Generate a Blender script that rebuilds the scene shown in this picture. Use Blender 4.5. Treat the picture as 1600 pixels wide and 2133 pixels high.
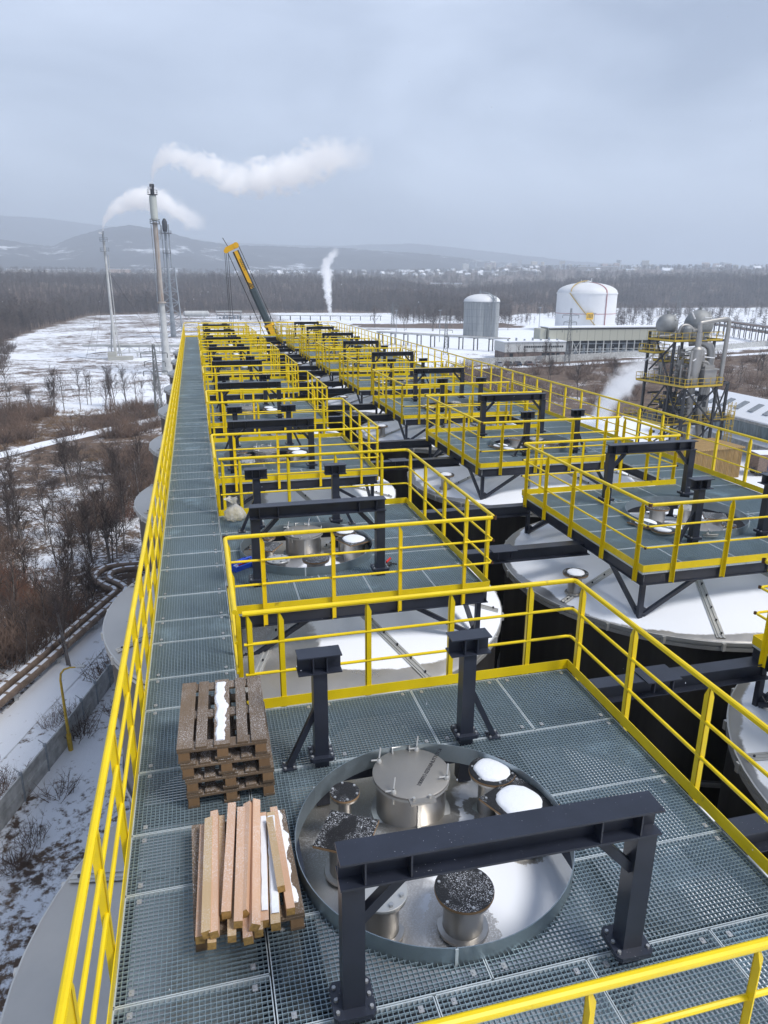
import bpy, math, random
from mathutils import Vector, Matrix, noise
R = math.radians
PI = math.pi
rnd = random.Random(7)
for o in list(bpy.data.objects):
    bpy.data.objects.remove(o, do_unlink=True)
SC = bpy.context.scene
COL = SC.collection

# ------------------------------------------------------------------ camera
H = 4.15                                    # eye height above the deck
PITCH, YAW, ROLL = R(17.67), R(14.38), R(0.2858)
F_ = Vector((math.sin(YAW) * math.cos(PITCH), math.cos(YAW) * math.cos(PITCH), -math.sin(PITCH)))
R0 = Vector((math.cos(YAW), -math.sin(YAW), 0))
U0 = R0.cross(F_)
RR = math.cos(ROLL) * R0 + math.sin(ROLL) * U0
UU = -math.sin(ROLL) * R0 + math.cos(ROLL) * U0
cam = bpy.data.cameras.new("camera")
cam.sensor_fit = 'HORIZONTAL'
cam.sensor_width = 36
cam.lens = 36 * 1500 / 1600
cam.clip_start = 0.05
cam.clip_end = 40000
camo = bpy.data.objects.new("camera", cam)
COL.objects.link(camo)
camo.matrix_world = Matrix(((RR.x, UU.x, -F_.x, 0), (RR.y, UU.y, -F_.y, 0), (RR.z, UU.z, -F_.z, H), (0, 0, 0, 1)))
SC.camera = camo

# ------------------------------------------------------------------ sky, sun, exposure
SUN_EL, SUN_ROT = R(54), R(128)             # sun_rotation: clockwise from +Y
W = bpy.data.worlds.new("World")
SC.world = W
W.use_nodes = True
nt = W.node_tree
nt.nodes.clear()
def N(t, **k):
    n = nt.nodes.new(t)
    for a, b in k.items():
        setattr(n, a, b)
    return n
L = nt.links.new
sky = N('ShaderNodeTexSky', sky_type='NISHITA', sun_disc=False, sun_elevation=SUN_EL, sun_rotation=SUN_ROT)
sky.air_density = 1.0; sky.dust_density = 2.0
bg1 = N('ShaderNodeBackground'); bg1.inputs[1].default_value = 0.03
L(sky.outputs[0], bg1.inputs[0])
tc = N('ShaderNodeTexCoord')
mp = N('ShaderNodeMapping'); mp.inputs['Scale'].default_value = (1.3, 1.3, 3.2)
L(tc.outputs['Generated'], mp.inputs[0])
no = N('ShaderNodeTexNoise'); no.inputs['Scale'].default_value = 1.7; no.inputs['Detail'].default_value = 7; no.inputs['Roughness'].default_value = 0.5
no.inputs['Distortion'].default_value = 0.35
L(mp.outputs[0], no.inputs[0])
sep = N('ShaderNodeSeparateXYZ'); L(tc.outputs['Generated'], sep.inputs[0])
# the cloud deck is thicker (darker) to the left and higher up, brighter toward the right and low down
m1 = N('ShaderNodeMath', operation='MULTIPLY_ADD'); m1.inputs[1].default_value = 0.18; m1.inputs[2].default_value = -0.22
L(sep.outputs[0], m1.inputs[0])
m2 = N('ShaderNodeMath', operation='MULTIPLY_ADD'); m2.inputs[1].default_value = -1.15
L(sep.outputs[2], m2.inputs[0]); L(m1.outputs[0], m2.inputs[2])
m3 = N('ShaderNodeMath', operation='MULTIPLY_ADD'); m3.inputs[1].default_value = 1.95
L(no.outputs[0], m3.inputs[0]); L(m2.outputs[0], m3.inputs[2])
cr = N('ShaderNodeValToRGB')
cr.color_ramp.elements[0].position = 0.2; cr.color_ramp.elements[0].color = (0.245, 0.29, 0.385, 1)
cr.color_ramp.elements[1].position = 0.85; cr.color_ramp.elements[1].color = (0.66, 0.735, 0.88, 1)
L(m3.outputs[0], cr.inputs[0])
bg2 = N('ShaderNodeBackground'); bg2.inputs[1].default_value = 0.70
L(cr.outputs[0], bg2.inputs[0])
add = N('ShaderNodeAddShader')
L(bg1.outputs[0], add.inputs[0]); L(bg2.outputs[0], add.inputs[1])
wo = N('ShaderNodeOutputWorld'); L(add.outputs[0], wo.inputs[0])

sl = bpy.data.lights.new("sun", 'SUN')
sl.energy = 2.2; sl.angle = R(18); sl.color = (1.0, 0.965, 0.92)
so = bpy.data.objects.new("sun", sl); COL.objects.link(so)
sd = Vector((math.sin(SUN_ROT) * math.cos(SUN_EL), math.cos(SUN_ROT) * math.cos(SUN_EL), math.sin(SUN_EL)))
so.rotation_euler = sd.to_track_quat('Z', 'Y').to_euler()
vs = SC.view_settings
vs.view_transform = 'Standard'; vs.look = 'None'; vs.gamma = 1; vs.exposure = 0.62; vs.use_curve_mapping = False
cy = SC.cycles
cy.max_bounces = 26; cy.diffuse_bounces = 3; cy.glossy_bounces = 3; cy.transmission_bounces = 4
cy.volume_bounces = 24; cy.transparent_max_bounces = 12
cy.volume_step_rate = 2.0; cy.volume_max_steps = 96
cy.sample_clamp_indirect = 4.0

# ------------------------------------------------------------------ mesh builder
class MB:
    def __init__(s):
        s.v = []; s.f = []; s.m = []; s.s = []
    def add(s, vs, fs, mi=0, sm=False):
        o = len(s.v); s.v.extend(tuple(p) for p in vs)
        for f in fs:
            s.f.append(tuple(i + o for i in f)); s.m.append(mi); s.s.append(sm)
    def box(s, x0, x1, y0, y1, z0, z1, mi=0):
        s.add([(x0, y0, z0), (x1, y0, z0), (x1, y1, z0), (x0, y1, z0), (x0, y0, z1), (x1, y0, z1), (x1, y1, z1), (x0, y1, z1)],
              [(0, 3, 2, 1), (4, 5, 6, 7), (0, 1, 5, 4), (1, 2, 6, 5), (2, 3, 7, 6), (3, 0, 4, 7)], mi)
    def bar(s, p, q, w, h, mi=0, up=(0, 0, 1), taper=1.0):
        p = Vector(p); q = Vector(q); d = (q - p).normalized(); up = Vector(up)
        a = d.cross(up)
        if a.length < 1e-4: a = d.cross(Vector((0, 1, 0)))
        a.normalize(); b = a.cross(d)
        vs = []
        for c, k in ((p, 1.0), (q, taper)):
            for i, j in ((-1, -1), (1, -1), (1, 1), (-1, 1)):
                vs.append(c + a * (i * w / 2 * k) + b * (j * h / 2 * k))
        s.add(vs, [(0, 1, 2, 3), (7, 6, 5, 4), (0, 4, 5, 1), (1, 5, 6, 2), (2, 6, 7, 3), (3, 7, 4, 0)], mi)
    def tube(s, pts, r, n=8, mi=0, cap=True):
        pts = [Vector(p) for p in pts]
        rs = r if isinstance(r, (list, tuple)) else [r] * len(pts)
        o = []; prev = None
        for i, p in enumerate(pts):
            if i == 0: d = pts[1] - p
            elif i == len(pts) - 1: d = p - pts[i - 1]
            else: d = (pts[i + 1] - p).normalized() + (p - pts[i - 1]).normalized()
            d.normalize()
            if prev is None:
                a = d.cross(Vector((0, 0, 1)))
                if a.length < 1e-3: a = d.cross(Vector((1, 0, 0)))
            else:
                a = prev - d * prev.dot(d)
            a.normalize(); prev = a; b = d.cross(a)
            k = 1.0
            if 0 < i < len(pts) - 1:
                c = (pts[i + 1] - p).normalized().dot((p - pts[i - 1]).normalized())
                k = min(1.6, 1 / max(0.3, math.sqrt((1 + c) / 2)))
            for j in range(n):
                t = 2 * PI * j / n
                o.append(p + (a * math.cos(t) + b * math.sin(t)) * rs[i] * (1 if k < 1.05 else (k if False else 1)))
        fs = []
        for i in range(len(pts) - 1):
            for j in range(n):
                fs.append((i * n + j, i * n + (j + 1) % n, (i + 1) * n + (j + 1) % n, (i + 1) * n + j))
        s.add(o, fs, mi, n > 4)
        if cap:
            b0 = len(s.v) - len(o)
            s.f.append(tuple(b0 + j for j in range(n - 1, -1, -1))); s.m.append(mi); s.s.append(False)
            s.f.append(tuple(b0 + (len(pts) - 1) * n + j for j in range(n))); s.m.append(mi); s.s.append(False)
    def lathe(s, prof, n=24, c=(0, 0, 0), mi=0, a0=0, a1=2 * PI):
        full = abs(a1 - a0 - 2 * PI) < 1e-6
        k = n if full else n + 1
        o = []
        for r, z in prof:
            for j in range(k):
                t = a0 + (a1 - a0) * j / n
                o.append((c[0] + r * math.cos(t), c[1] + r * math.sin(t), c[2] + z))
        fs = []
        for i in range(len(prof) - 1):
            for j in range(n):
                j2 = (j + 1) % k
                fs.append((i * k + j, i * k + j2, (i + 1) * k + j2, (i + 1) * k + j))
        s.add(o, fs, mi, True)
    def prism(s, poly, z0, z1, mi=0):
        n = len(poly)
        s.add([(x, y, z0) for x, y in poly] + [(x, y, z1) for x, y in poly],
              [tuple(range(n - 1, -1, -1)), tuple(range(n, 2 * n))] + [(i, (i + 1) % n, n + (i + 1) % n, n + i) for i in range(n)], mi)
    def xf(s, M, i0=0):
        for i in range(i0, len(s.v)):
            s.v[i] = tuple(M @ Vector(s.v[i]))
    def build(s, name, mats, parent=None, loc=None, rot=None, sharp=35):
        me = bpy.data.meshes.new(name)
        me.from_pydata(s.v, [], s.f)
        if not isinstance(mats, (list, tuple)): mats = [mats]
        for m in mats: me.materials.append(m)
        me.polygons.foreach_set('material_index', s.m)
        me.polygons.foreach_set('use_smooth', s.s)
        if any(s.s) and sharp: me.set_sharp_from_angle(angle=R(sharp))
        me.update()
        o = bpy.data.objects.new(name, me)
        COL.objects.link(o)
        if parent: o.parent = parent
        if loc is not None: o.location = loc
        if rot is not None: o.rotation_euler = rot
        return o

def tag(o, label, cat, group=None, kind=None):
    o['label'] = label; o['category'] = cat
    if group: o['group'] = group
    if kind: o['kind'] = kind
    return o
def thing(name, label, cat, loc=(0, 0, 0), rz=0, group=None):
    o = bpy.data.objects.new(name, None); COL.objects.link(o)
    o.empty_display_size = 0.2
    o.location = loc; o.rotation_euler = (0, 0, rz)
    return tag(o, label, cat, group)
def inst(src, name, parent=None, loc=None, rot=None, scale=None):
    o = bpy.data.objects.new(name, src.data); COL.objects.link(o)
    if parent: o.parent = parent
    if loc is not None: o.location = loc
    if rot is not None: o.rotation_euler = rot
    if scale is not None: o.scale = scale
    return o
def copy_tree(o, parent=None):
    c = o.copy(); COL.objects.link(c)
    if parent: c.parent = parent
    for ch in list(o.children): copy_tree(ch, c)
    return c
def struct(o):
    o['kind'] = 'structure'; return o

# ------------------------------------------------------------------ materials
class Mat:
    def __init__(s, name):
        s.m = bpy.data.materials.new(name); s.m.use_nodes = True
        s.t = s.m.node_tree; s.b = s.t.nodes['Principled BSDF']
        s.out = s.t.nodes['Material Output']
        s.tcn = None
    def n(s, t, **k):
        n = s.t.nodes.new(t)
        for a, b in k.items(): setattr(n, a, b)
        return n
    def l(s, a, b): s.t.links.new(a, b)
    def co(s, kind='Object'):
        if s.tcn is None: s.tcn = s.n('ShaderNodeTexCoord')
        return s.tcn.outputs[kind]
    def world(s):
        return s.n('ShaderNodeNewGeometry').outputs['Position']
    def noise(s, scale, detail=4, rough=0.55, co=None, dist=0.0, stretch=None):
        n = s.n('ShaderNodeTexNoise'); n.inputs['Scale'].default_value = scale
        n.inputs['Detail'].default_value = detail; n.inputs['Roughness'].default_value = rough; n.inputs['Distortion'].default_value = dist
        c = co if co is not None else s.co()
        if stretch:
            mp = s.n('ShaderNodeMapping'); mp.inputs['Scale'].default_value = stretch
            s.l(c, mp.inputs[0]); c = mp.outputs[0]
        s.l(c, n.inputs['Vector']); return n.outputs['Fac']
    def ramp(s, fac, *stops):
        r = s.n('ShaderNodeValToRGB'); e = r.color_ramp.elements
        while len(e) < len(stops): e.new(0.5)
        for k, (p, c) in zip(e, stops):
            k.position = p; k.color = (c, c, c, 1) if not isinstance(c, tuple) else (*c[:3], 1)
        s.l(fac, r.inputs[0]); return r.outputs[0]
    def mix(s, fac, a, b):
        m = s.n('ShaderNodeMix', data_type='RGBA'); 
        for sock, v in ((m.inputs['Factor'], fac), (m.inputs['A'], a), (m.inputs['B'], b)):
            if hasattr(v, 'is_output'): s.l(v, sock)
            elif isinstance(v, tuple): sock.default_value = (*v[:3], 1)
            else: sock.default_value = v
        return m.outputs['Result']
    def math(s, op, a, b=0.0, c=0.0, clamp=False):
        m = s.n('ShaderNodeMath', operation=op, use_clamp=clamp)
        for sock, v in zip(m.inputs, (a, b, c)):
            if hasattr(v, 'is_output'): s.l(v, sock)
            else: sock.default_value = v
        return m.outputs[0]
    def up(s):
        g = s.n('ShaderNodeNewGeometry'); x = s.n('ShaderNodeSeparateXYZ'); s.l(g.outputs['Normal'], x.inputs[0]); return x.outputs[2]
    def xyz(s, c):
        x = s.n('ShaderNodeSeparateXYZ'); s.l(c, x.inputs[0]); return x.outputs
    def set(s, k, v):
        i = s.b.inputs[k]
        if hasattr(v, 'is_output'): s.l(v, i)
        elif isinstance(v, tuple): i.default_value = (*v[:3], 1)
        else: i.default_value = v
        return s
    def bump(s, h, strength=0.3, dist=0.02):
        b = s.n('ShaderNodeBump'); b.inputs['Strength'].default_value = strength; b.inputs['Distance'].default_value = dist
        s.l(h, b.inputs['Height']); s.l(b.outputs[0], s.b.inputs['Normal']); return s
SNOW = (0.84, 0.87, 0.92)
def paint(name, col, rough=0.4, var=0.12, metal=0.0, snow=0.0, vscale=6.0, rust=None):
    m = Mat(name); f = m.noise(vscale, 5)
    dark = tuple(c * (1 - var) for c in col); lite = tuple(min(1, c * (1 + var)) for c in col)
    c = m.ramp(f, (0.35, dark), (0.65, lite))
    if rust:
        c = m.mix(m.ramp(m.noise(rust[1], 6, 0.65), (rust[2], 0.0), (rust[2] + 0.08, 1.0)), c, rust[0])
    m.set('Roughness', rough)
    if snow:
        wv = m.world(); sp = m.ramp(m.noise(75.0, 2, 0.6, co=wv), (0.725 - snow, 0.0), (0.75 - snow, 1.0))
        sp = m.math('MULTIPLY', sp, m.ramp(m.noise(1.7, 3, co=wv), (.42, 0.1), (.6, 1.0)))
        k = m.math('MULTIPLY', sp, m.math('GREATER_THAN', m.up(), 0.6))
        c = m.mix(k, c, SNOW)
        m.set('Roughness', m.math('MULTIPLY_ADD', k, 0.5, rough, True))
    m.set('Base Color', c).set('Metallic', metal)
    return m.m
M = {}
M['yellow'] = paint('yellow_paint', (0.88, 0.645, 0.004), 0.38, 0.07, vscale=3, rust=((.42, .30, .02), 2.6, .66))
M['greysteel'] = paint('grey_painted_steel', (.27, .30, .33), .6, .2)
M['joint'] = paint('weld_joint', (0.10, 0.045, 0.02), 0.7, 0.3)
M['dark'] = paint('dark_grey_paint', (0.025, 0.030, 0.046), 0.34, 0.15, snow=0.005, vscale=4, rust=((.16, .14, .13), 9.0, .70))
M['darkrail'] = paint('dark_steel', (0.028, 0.030, 0.038), 0.5, 0.2)
def galv(name, base, rough, metal=0.85):
    m = Mat(name); a = m.noise(9, 4); b = m.noise(60, 2); oi = m.n('ShaderNodeObjectInfo').outputs['Random']
    c = m.mix(m.math('MULTIPLY', a, b), tuple(c * 0.75 for c in base), base)
    c = m.mix(m.math('MULTIPLY', oi, .5), c, tuple(x * .68 for x in base))
    w = m.world(); ice = m.ramp(m.noise(1.1, 5, .65, co=w), (.56, 0.0), (.72, .55))
    c = m.mix(ice, c, tuple(min(1, x * 1.55) for x in base))
    m.set('Base Color', c)
    m.set('Roughness', m.ramp(a, (0.3, rough - 0.08), (0.7, rough + 0.12))).set('Metallic', metal); return m.m
M['galv'] = galv('galvanised_grating', (0.44, 0.56, 0.62), 0.40, 0.55)
M['band'] = galv('galvanised_band', (0.80, 0.89, 0.93), 0.45, 0.4)
M['ring'] = galv('galvanised_sheet', (0.42, 0.50, 0.55), 0.40, 0.8)
M['bolt'] = galv('bolt_steel', (0.60, 0.62, 0.64), 0.42, 0.6)
def steel(name, base=(0.56, 0.54, 0.51), rough=0.38, snow=None, metal=1.0, speck=True):
    m = Mat(name)
    a = m.noise(1.6, 6, 0.6); b = m.noise(14, 4, 0.6, stretch=(1, 1, 0.15))
    c = m.mix(a, tuple(x * 0.72 for x in base), tuple(min(1, x * 1.12) for x in base))
    c = m.mix(m.math('MULTIPLY', b, 0.5), c, tuple(x * 0.8 for x in base))
    rg = m.ramp(a, (0.3, rough - 0.1), (0.75, rough + 0.14)); mt = metal
    if snow:
        wx = m.world(); g = m.noise(0.55, 3, 0.5, co=wx); ed = m.noise(5, 6, 0.7, co=wx); x = m.xyz(m.co())
        f = m.math('MULTIPLY_ADD', m.math('MAXIMUM', x[1], -0.35), snow[1], m.math('MULTIPLY', x[0], snow[0]))
        f = m.math('ADD', f, snow[2])
        f = m.math('MULTIPLY_ADD', m.math('SUBTRACT', g, 0.5), snow[3], f)
        f = m.math('MULTIPLY_ADD', m.math('SUBTRACT', ed, 0.5), 0.45, f)
        r2 = m.math('SQRT', m.math('ADD', m.math('POWER', x[0], 2.0), m.math('POWER', x[1], 2.0)))
        f = m.math('SUBTRACT', f, m.math('MULTIPLY', m.math('MAXIMUM', m.math('SUBTRACT', r2, snow[4]), 0.0), 4.0))
        for (nx, ny, nr) in ((.07, -.56, .30), (.83, .19, .34), (.76, .60, .25), (.06, .74, .44)):
            dn = m.math('SQRT', m.math('ADD', m.math('POWER', m.math('SUBTRACT', x[0], nx), 2.0), m.math('POWER', m.math('SUBTRACT', x[1], ny), 2.0)))
            dn = m.math('MULTIPLY_ADD', m.math('SUBTRACT', ed, .5), .3, dn)
            f = m.math('SUBTRACT', f, m.math('MULTIPLY', m.math('MAXIMUM', m.math('SUBTRACT', nr, dn), 0.0), 14.0))
        full = m.ramp(f, (0.0, 0.0), (0.10, 1.0))
        gr = m.ramp(m.noise(85, 3, 0.7, co=wx), (0.5, 0.0), (0.58, 1.0))
        near = m.math('MULTIPLY', m.ramp(f, (-0.0, 0.0), (0.0, 1.0)), 1.0)
        dust = m.math('MULTIPLY', gr, m.ramp(m.math('SUBTRACT', m.noise(1.1, 4, co=wx), m.math('MULTIPLY', m.math('MAXIMUM', m.math('SUBTRACT', r2, 2.2), 0.0), .3)), (0.44, 0.0), (0.66, 0.75)))
        k = m.math('MAXIMUM', full, dust)
        c = m.mix(k, c, SNOW)
        rg = m.math('MULTIPLY_ADD', k, 0.6, rg, True); mt = m.math('SUBTRACT', metal, k, 0, True)
    m.set('Base Color', c).set('Roughness', rg).set('Metallic', mt)
    m.bump(m.noise(1.6, 4, .6), 0.22, 0.03)
    return m.m
M['steel'] = steel('stainless_steel')
M['roofL'] = steel('tank_roof_left', base=(.60, .575, .54), snow=(1.0, -0.6, 0.02, 0.55, 2.55), rough=0.36, metal=.85)
M['roofR'] = steel('tank_roof_right', base=(.47, .455, .43), snow=(0.22, 0.10, 0.82, 2.0, 2.72), rough=0.36, metal=.85)
M['lid'] = steel('manhole_lid_steel', base=(0.40, 0.385, 0.36), rough=0.5, metal=0.7)
M['pale'] = steel('pale_steel', base=(0.66, 0.66, 0.64), rough=0.42, metal=0.6)
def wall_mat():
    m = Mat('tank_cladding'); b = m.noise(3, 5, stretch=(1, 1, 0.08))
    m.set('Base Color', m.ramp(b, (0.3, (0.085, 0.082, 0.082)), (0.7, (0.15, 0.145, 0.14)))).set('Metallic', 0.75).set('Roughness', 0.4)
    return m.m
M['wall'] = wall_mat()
def rubber(name, thr):
    m = Mat(name); k = m.ramp(m.noise(120, 3, 0.75), (thr, 0.0), (thr + 0.06, 1.0))
    big = m.ramp(m.noise(4.2, 2), (0.45, 0.05), (0.56, 1.0))
    k = m.math('MULTIPLY', m.math('MULTIPLY', k, big), m.math('GREATER_THAN', m.up(), 0.5))
    m.set('Base Color', m.mix(k, (0.010, 0.009, 0.009), SNOW)).set('Roughness', m.math('MULTIPLY_ADD', k, 0.5, 0.35))
    return m.m
M['black'] = rubber('black_coated_board', 0.565)
M['plyedge'] = paint('plywood_edge', (0.30, 0.19, 0.10), 0.8, 0.25)
def snow_mat():
    m = Mat('snow'); m.set('Base Color', SNOW).set('Roughness', 0.75)
    m.set('Subsurface Weight', 0.0); m.bump(m.noise(22, 5, 0.6), 0.35, 0.02); return m.m
M['snow'] = snow_mat()
def wood(name, a, b, dust, grain=(14, 1.2, 14), dthr=0.5):
    m = Mat(name); g = m.noise(4, 6, 0.65, stretch=grain); h = m.noise(2.0, 3)
    c = m.mix(g, a, b); c = m.mix(m.math('MULTIPLY', h, 0.4), c, tuple(x * 0.6 for x in a))
    oi = m.n('ShaderNodeObjectInfo').outputs['Random']
    c = m.mix(m.math('MULTIPLY', oi, .55), c, tuple(x * .62 for x in a))
    w = m.world()
    k = m.ramp(m.noise(170, 2, 0.7, co=w), (dthr, 0.0), (dthr + 0.08, 1.0))
    k = m.math('MULTIPLY', m.math('MULTIPLY', k, m.ramp(m.noise(2.3, 3, co=w), (0.36, 0.15), (0.6, 1.0))), m.math('GREATER_THAN', m.up(), 0.7))
    k = m.math('MULTIPLY', k, dust)
    m.set('Base Color', m.mix(k, c, SNOW)).set('Roughness', 0.8); m.bump(g, 0.25, 0.004); return m.m
M['pallet'] = wood('weathered_pallet_wood', (0.11, 0.076, 0.048), (0.30, 0.21, 0.135), 0.9, (12, 1.0, 12), 0.56)
M['block'] = wood('pallet_block_wood', (0.22, 0.13, 0.065), (0.36, 0.225, 0.12), 0.9, (10, 10, 10), 0.5)
M['timberA'] = wood('fresh_timber_pink', (0.65, 0.395, 0.25), (0.80, 0.545, 0.375), 0.9, (16, 0.8, 16), 0.55)
M['timberB'] = wood('fresh_timber_tan', (0.56, 0.39, 0.21), (0.70, 0.52, 0.31), 0.7, (16, 0.8, 16), 0.54)
M['endgrain'] = paint('timber_end_grain', (0.36, 0.22, 0.07), 0.85, 0.25, vscale=40)
M['bark'] = paint('bark_edge', (0.20, 0.07, 0.03), 0.85, 0.4, vscale=20)

# ------------------------------------------------------------------ gratings, platforms
PITCH_Y, LEN, WID = 6.592, 4.29, 3.62
Y0 = 2.19                                    # near edge of the first deck
XL0, XL1 = -0.765, 0.18                      # left walkway
XP1 = XL1 + WID                              # right edge of the left decks
XR_OPEN = 9.90                               # the right decks open onto the right walkway here
XW1 = 11.20
CX, CY, CR = 1.34, 2.15, 1.065                # ring opening, local to a deck
ZG = 0.032
def spans(lo, hi, c, rad, cc):
    # parts of [lo,hi] outside the circle at perpendicular offset c
    if rad is None or abs(c) >= rad: return [(lo, hi)]
    h = math.sqrt(rad * rad - c * c); a, b = cc - h, cc + h
    o = []
    if lo < a: o.append((lo, min(hi, a)))
    if hi > b: o.append((max(lo, b), hi))
    return [t for t in o if t[1] - t[0] > 0.01]
def grating(mb, x0, x1, y0, y1, rad=None, pitch=0.0333, clips=True):
    g = 0.004
    x0 += g; x1 -= g; y0 += g; y1 -= g
    bt = 0.0065
    for (a0, a1, b) in ((y0, y1, x0 + bt / 2), (y0, y1, x1 - bt / 2)):
        for s0, s1 in spans(a0, a1, b - CX, rad, CY): mb.box(b - bt / 2, b + bt / 2, s0, s1, -ZG, 0.001, 1)
    for (a0, a1, b) in ((x0, x1, y0 + bt / 2), (x0, x1, y1 - bt / 2)):
        for s0, s1 in spans(a0, a1, b - CY, rad, CX): mb.box(s0, s1, b - bt / 2, b + bt / 2, -ZG, 0.001, 1)
    nx = max(1, round((x1 - x0) / pitch)); ny = max(1, round((y1 - y0) / pitch))
    def thin(xa, xb, ya, yb, za, zb):
        mb.add([(xa, ya, za), (xb, ya, za), (xb, yb, za), (xa, yb, za), (xa, ya, zb), (xb, ya, zb), (xb, yb, zb), (xa, yb, zb)],
               [(4, 5, 6, 7), (0, 1, 5, 4), (1, 2, 6, 5), (2, 3, 7, 6), (3, 0, 4, 7)], 0)
    for i in range(1, nx):
        x = x0 + (x1 - x0) * i / nx
        for s0, s1 in spans(y0, y1, x - CX, rad, CY): thin(x - 0.0016, x + 0.0016, s0, s1, -0.03, 0)
    for i in range(1, ny):
        y = y0 + (y1 - y0) * i / ny
        for s0, s1 in spans(x0, x1, y - CY, rad, CX): thin(s0, s1, y - 0.0018, y + 0.0018, -0.018, -0.001)
    if clips:
        for (px, py) in ((x0 + 0.1, y0 + 0.07), (x1 - 0.1, y0 + 0.07), (x0 + 0.1, y1 - 0.07), (x1 - 0.1, y1 - 0.07)):
            if rad and (px - CX) ** 2 + (py - CY) ** 2 < (rad + .05) ** 2: continue
            mb.box(px - 0.016, px + 0.016, py - 0.021, py + 0.021, 0.001, 0.006, 2)
            mb.lathe([(0.0001, 0.012), (0.008, 0.012), (0.008, 0.006)], 6, (px, py, 0), 2)
GMATS = [M['galv'], M['band'], M['bolt']]

def angle_post(mb, p, d, n, z0, z1):
    # steel angle: one leg along d (the rail), one along n (outward); chamfered at the head
    d = Vector(d); n = Vector(n); p = Vector(p)
    for (e, w, o) in ((d, 0.058, n), (n, 0.05, d)):
        t = 0.007
        q = [p + e * a + Vector((0, 0, z)) for a, z in ((0, z0), (w, z0), (w, z1 - 0.09), (w * 0.35, z1), (0, z1))]
        vs = q + [v + o * t for v in q]
        mb.add(vs, [(0, 1, 2, 3, 4), (9, 8, 7, 6, 5)] + [(i, 5 + i, 5 + (i + 1) % 5, (i + 1) % 5) for i in range(5)])
    for z in (z0 + 0.03, z0 + 0.08):
        c = p + d * 0.03 + Vector((0, 0, z)) - n * 0.0
        mb.tube([c - n * 0.0, c - n * 0.012], 0.009, 6, 1)

RAIL_Z = (1.075, 0.74, 0.405)
def corner_path(pts, z, r=0.05):
    pts = [Vector((p[0], p[1], z)) for p in pts]; o = [pts[0]]
    for i in range(1, len(pts) - 1):
        a = (pts[i - 1] - pts[i]).normalized(); b = (pts[i + 1] - pts[i]).normalized()
        for k in (1.0, 0.45, 0.0):
            pass
        o += [pts[i] + a * r, pts[i] + (a + b) * r * 0.3, pts[i] + b * r]
    o.append(pts[-1]); return o

def rail_parts(root, path, posts, toe=None, joints=()):
    """path: polyline; posts: (x,y,d,n); toe: polyline with closed ends"""
    for z, nm, r in zip(RAIL_Z, ('top_rail', 'mid_rail', 'mid_rail'), (0.027, 0.0165, 0.0165)):
        mb = MB()
        for pt in path:
            mb.tube(corner_path(pt, z), r, 10 if r > .02 else 8)
        for (x, y) in joints:
            mb.lathe([(r * 1.0, -r), (r * 1.12, -r), (r * 1.12, r), (r, r)], 8, (x, y, z), 1)
        mb.build(nm, [M['yellow'], M['joint']], root)
    src = {}
    for (x, y, d, n) in posts:
        k = (d, n)
        if k not in src:
            mb = MB(); angle_post(mb, (0, 0, 0), d, n, -0.19, RAIL_Z[0] - 0.015)
            src[k] = mb.build('post', [M['yellow'], M['bolt']], root, (x, y, 0))
        else:
            inst(src[k], 'post', root, (x, y, 0))
    if toe:
        mb = MB()
        for (p, q) in toe:
            mb.bar((p[0], p[1], 0.062), (q[0], q[1], 0.062), 0.006, 0.112)
        mb.build('toe_board', M['yellow'], root)

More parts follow.
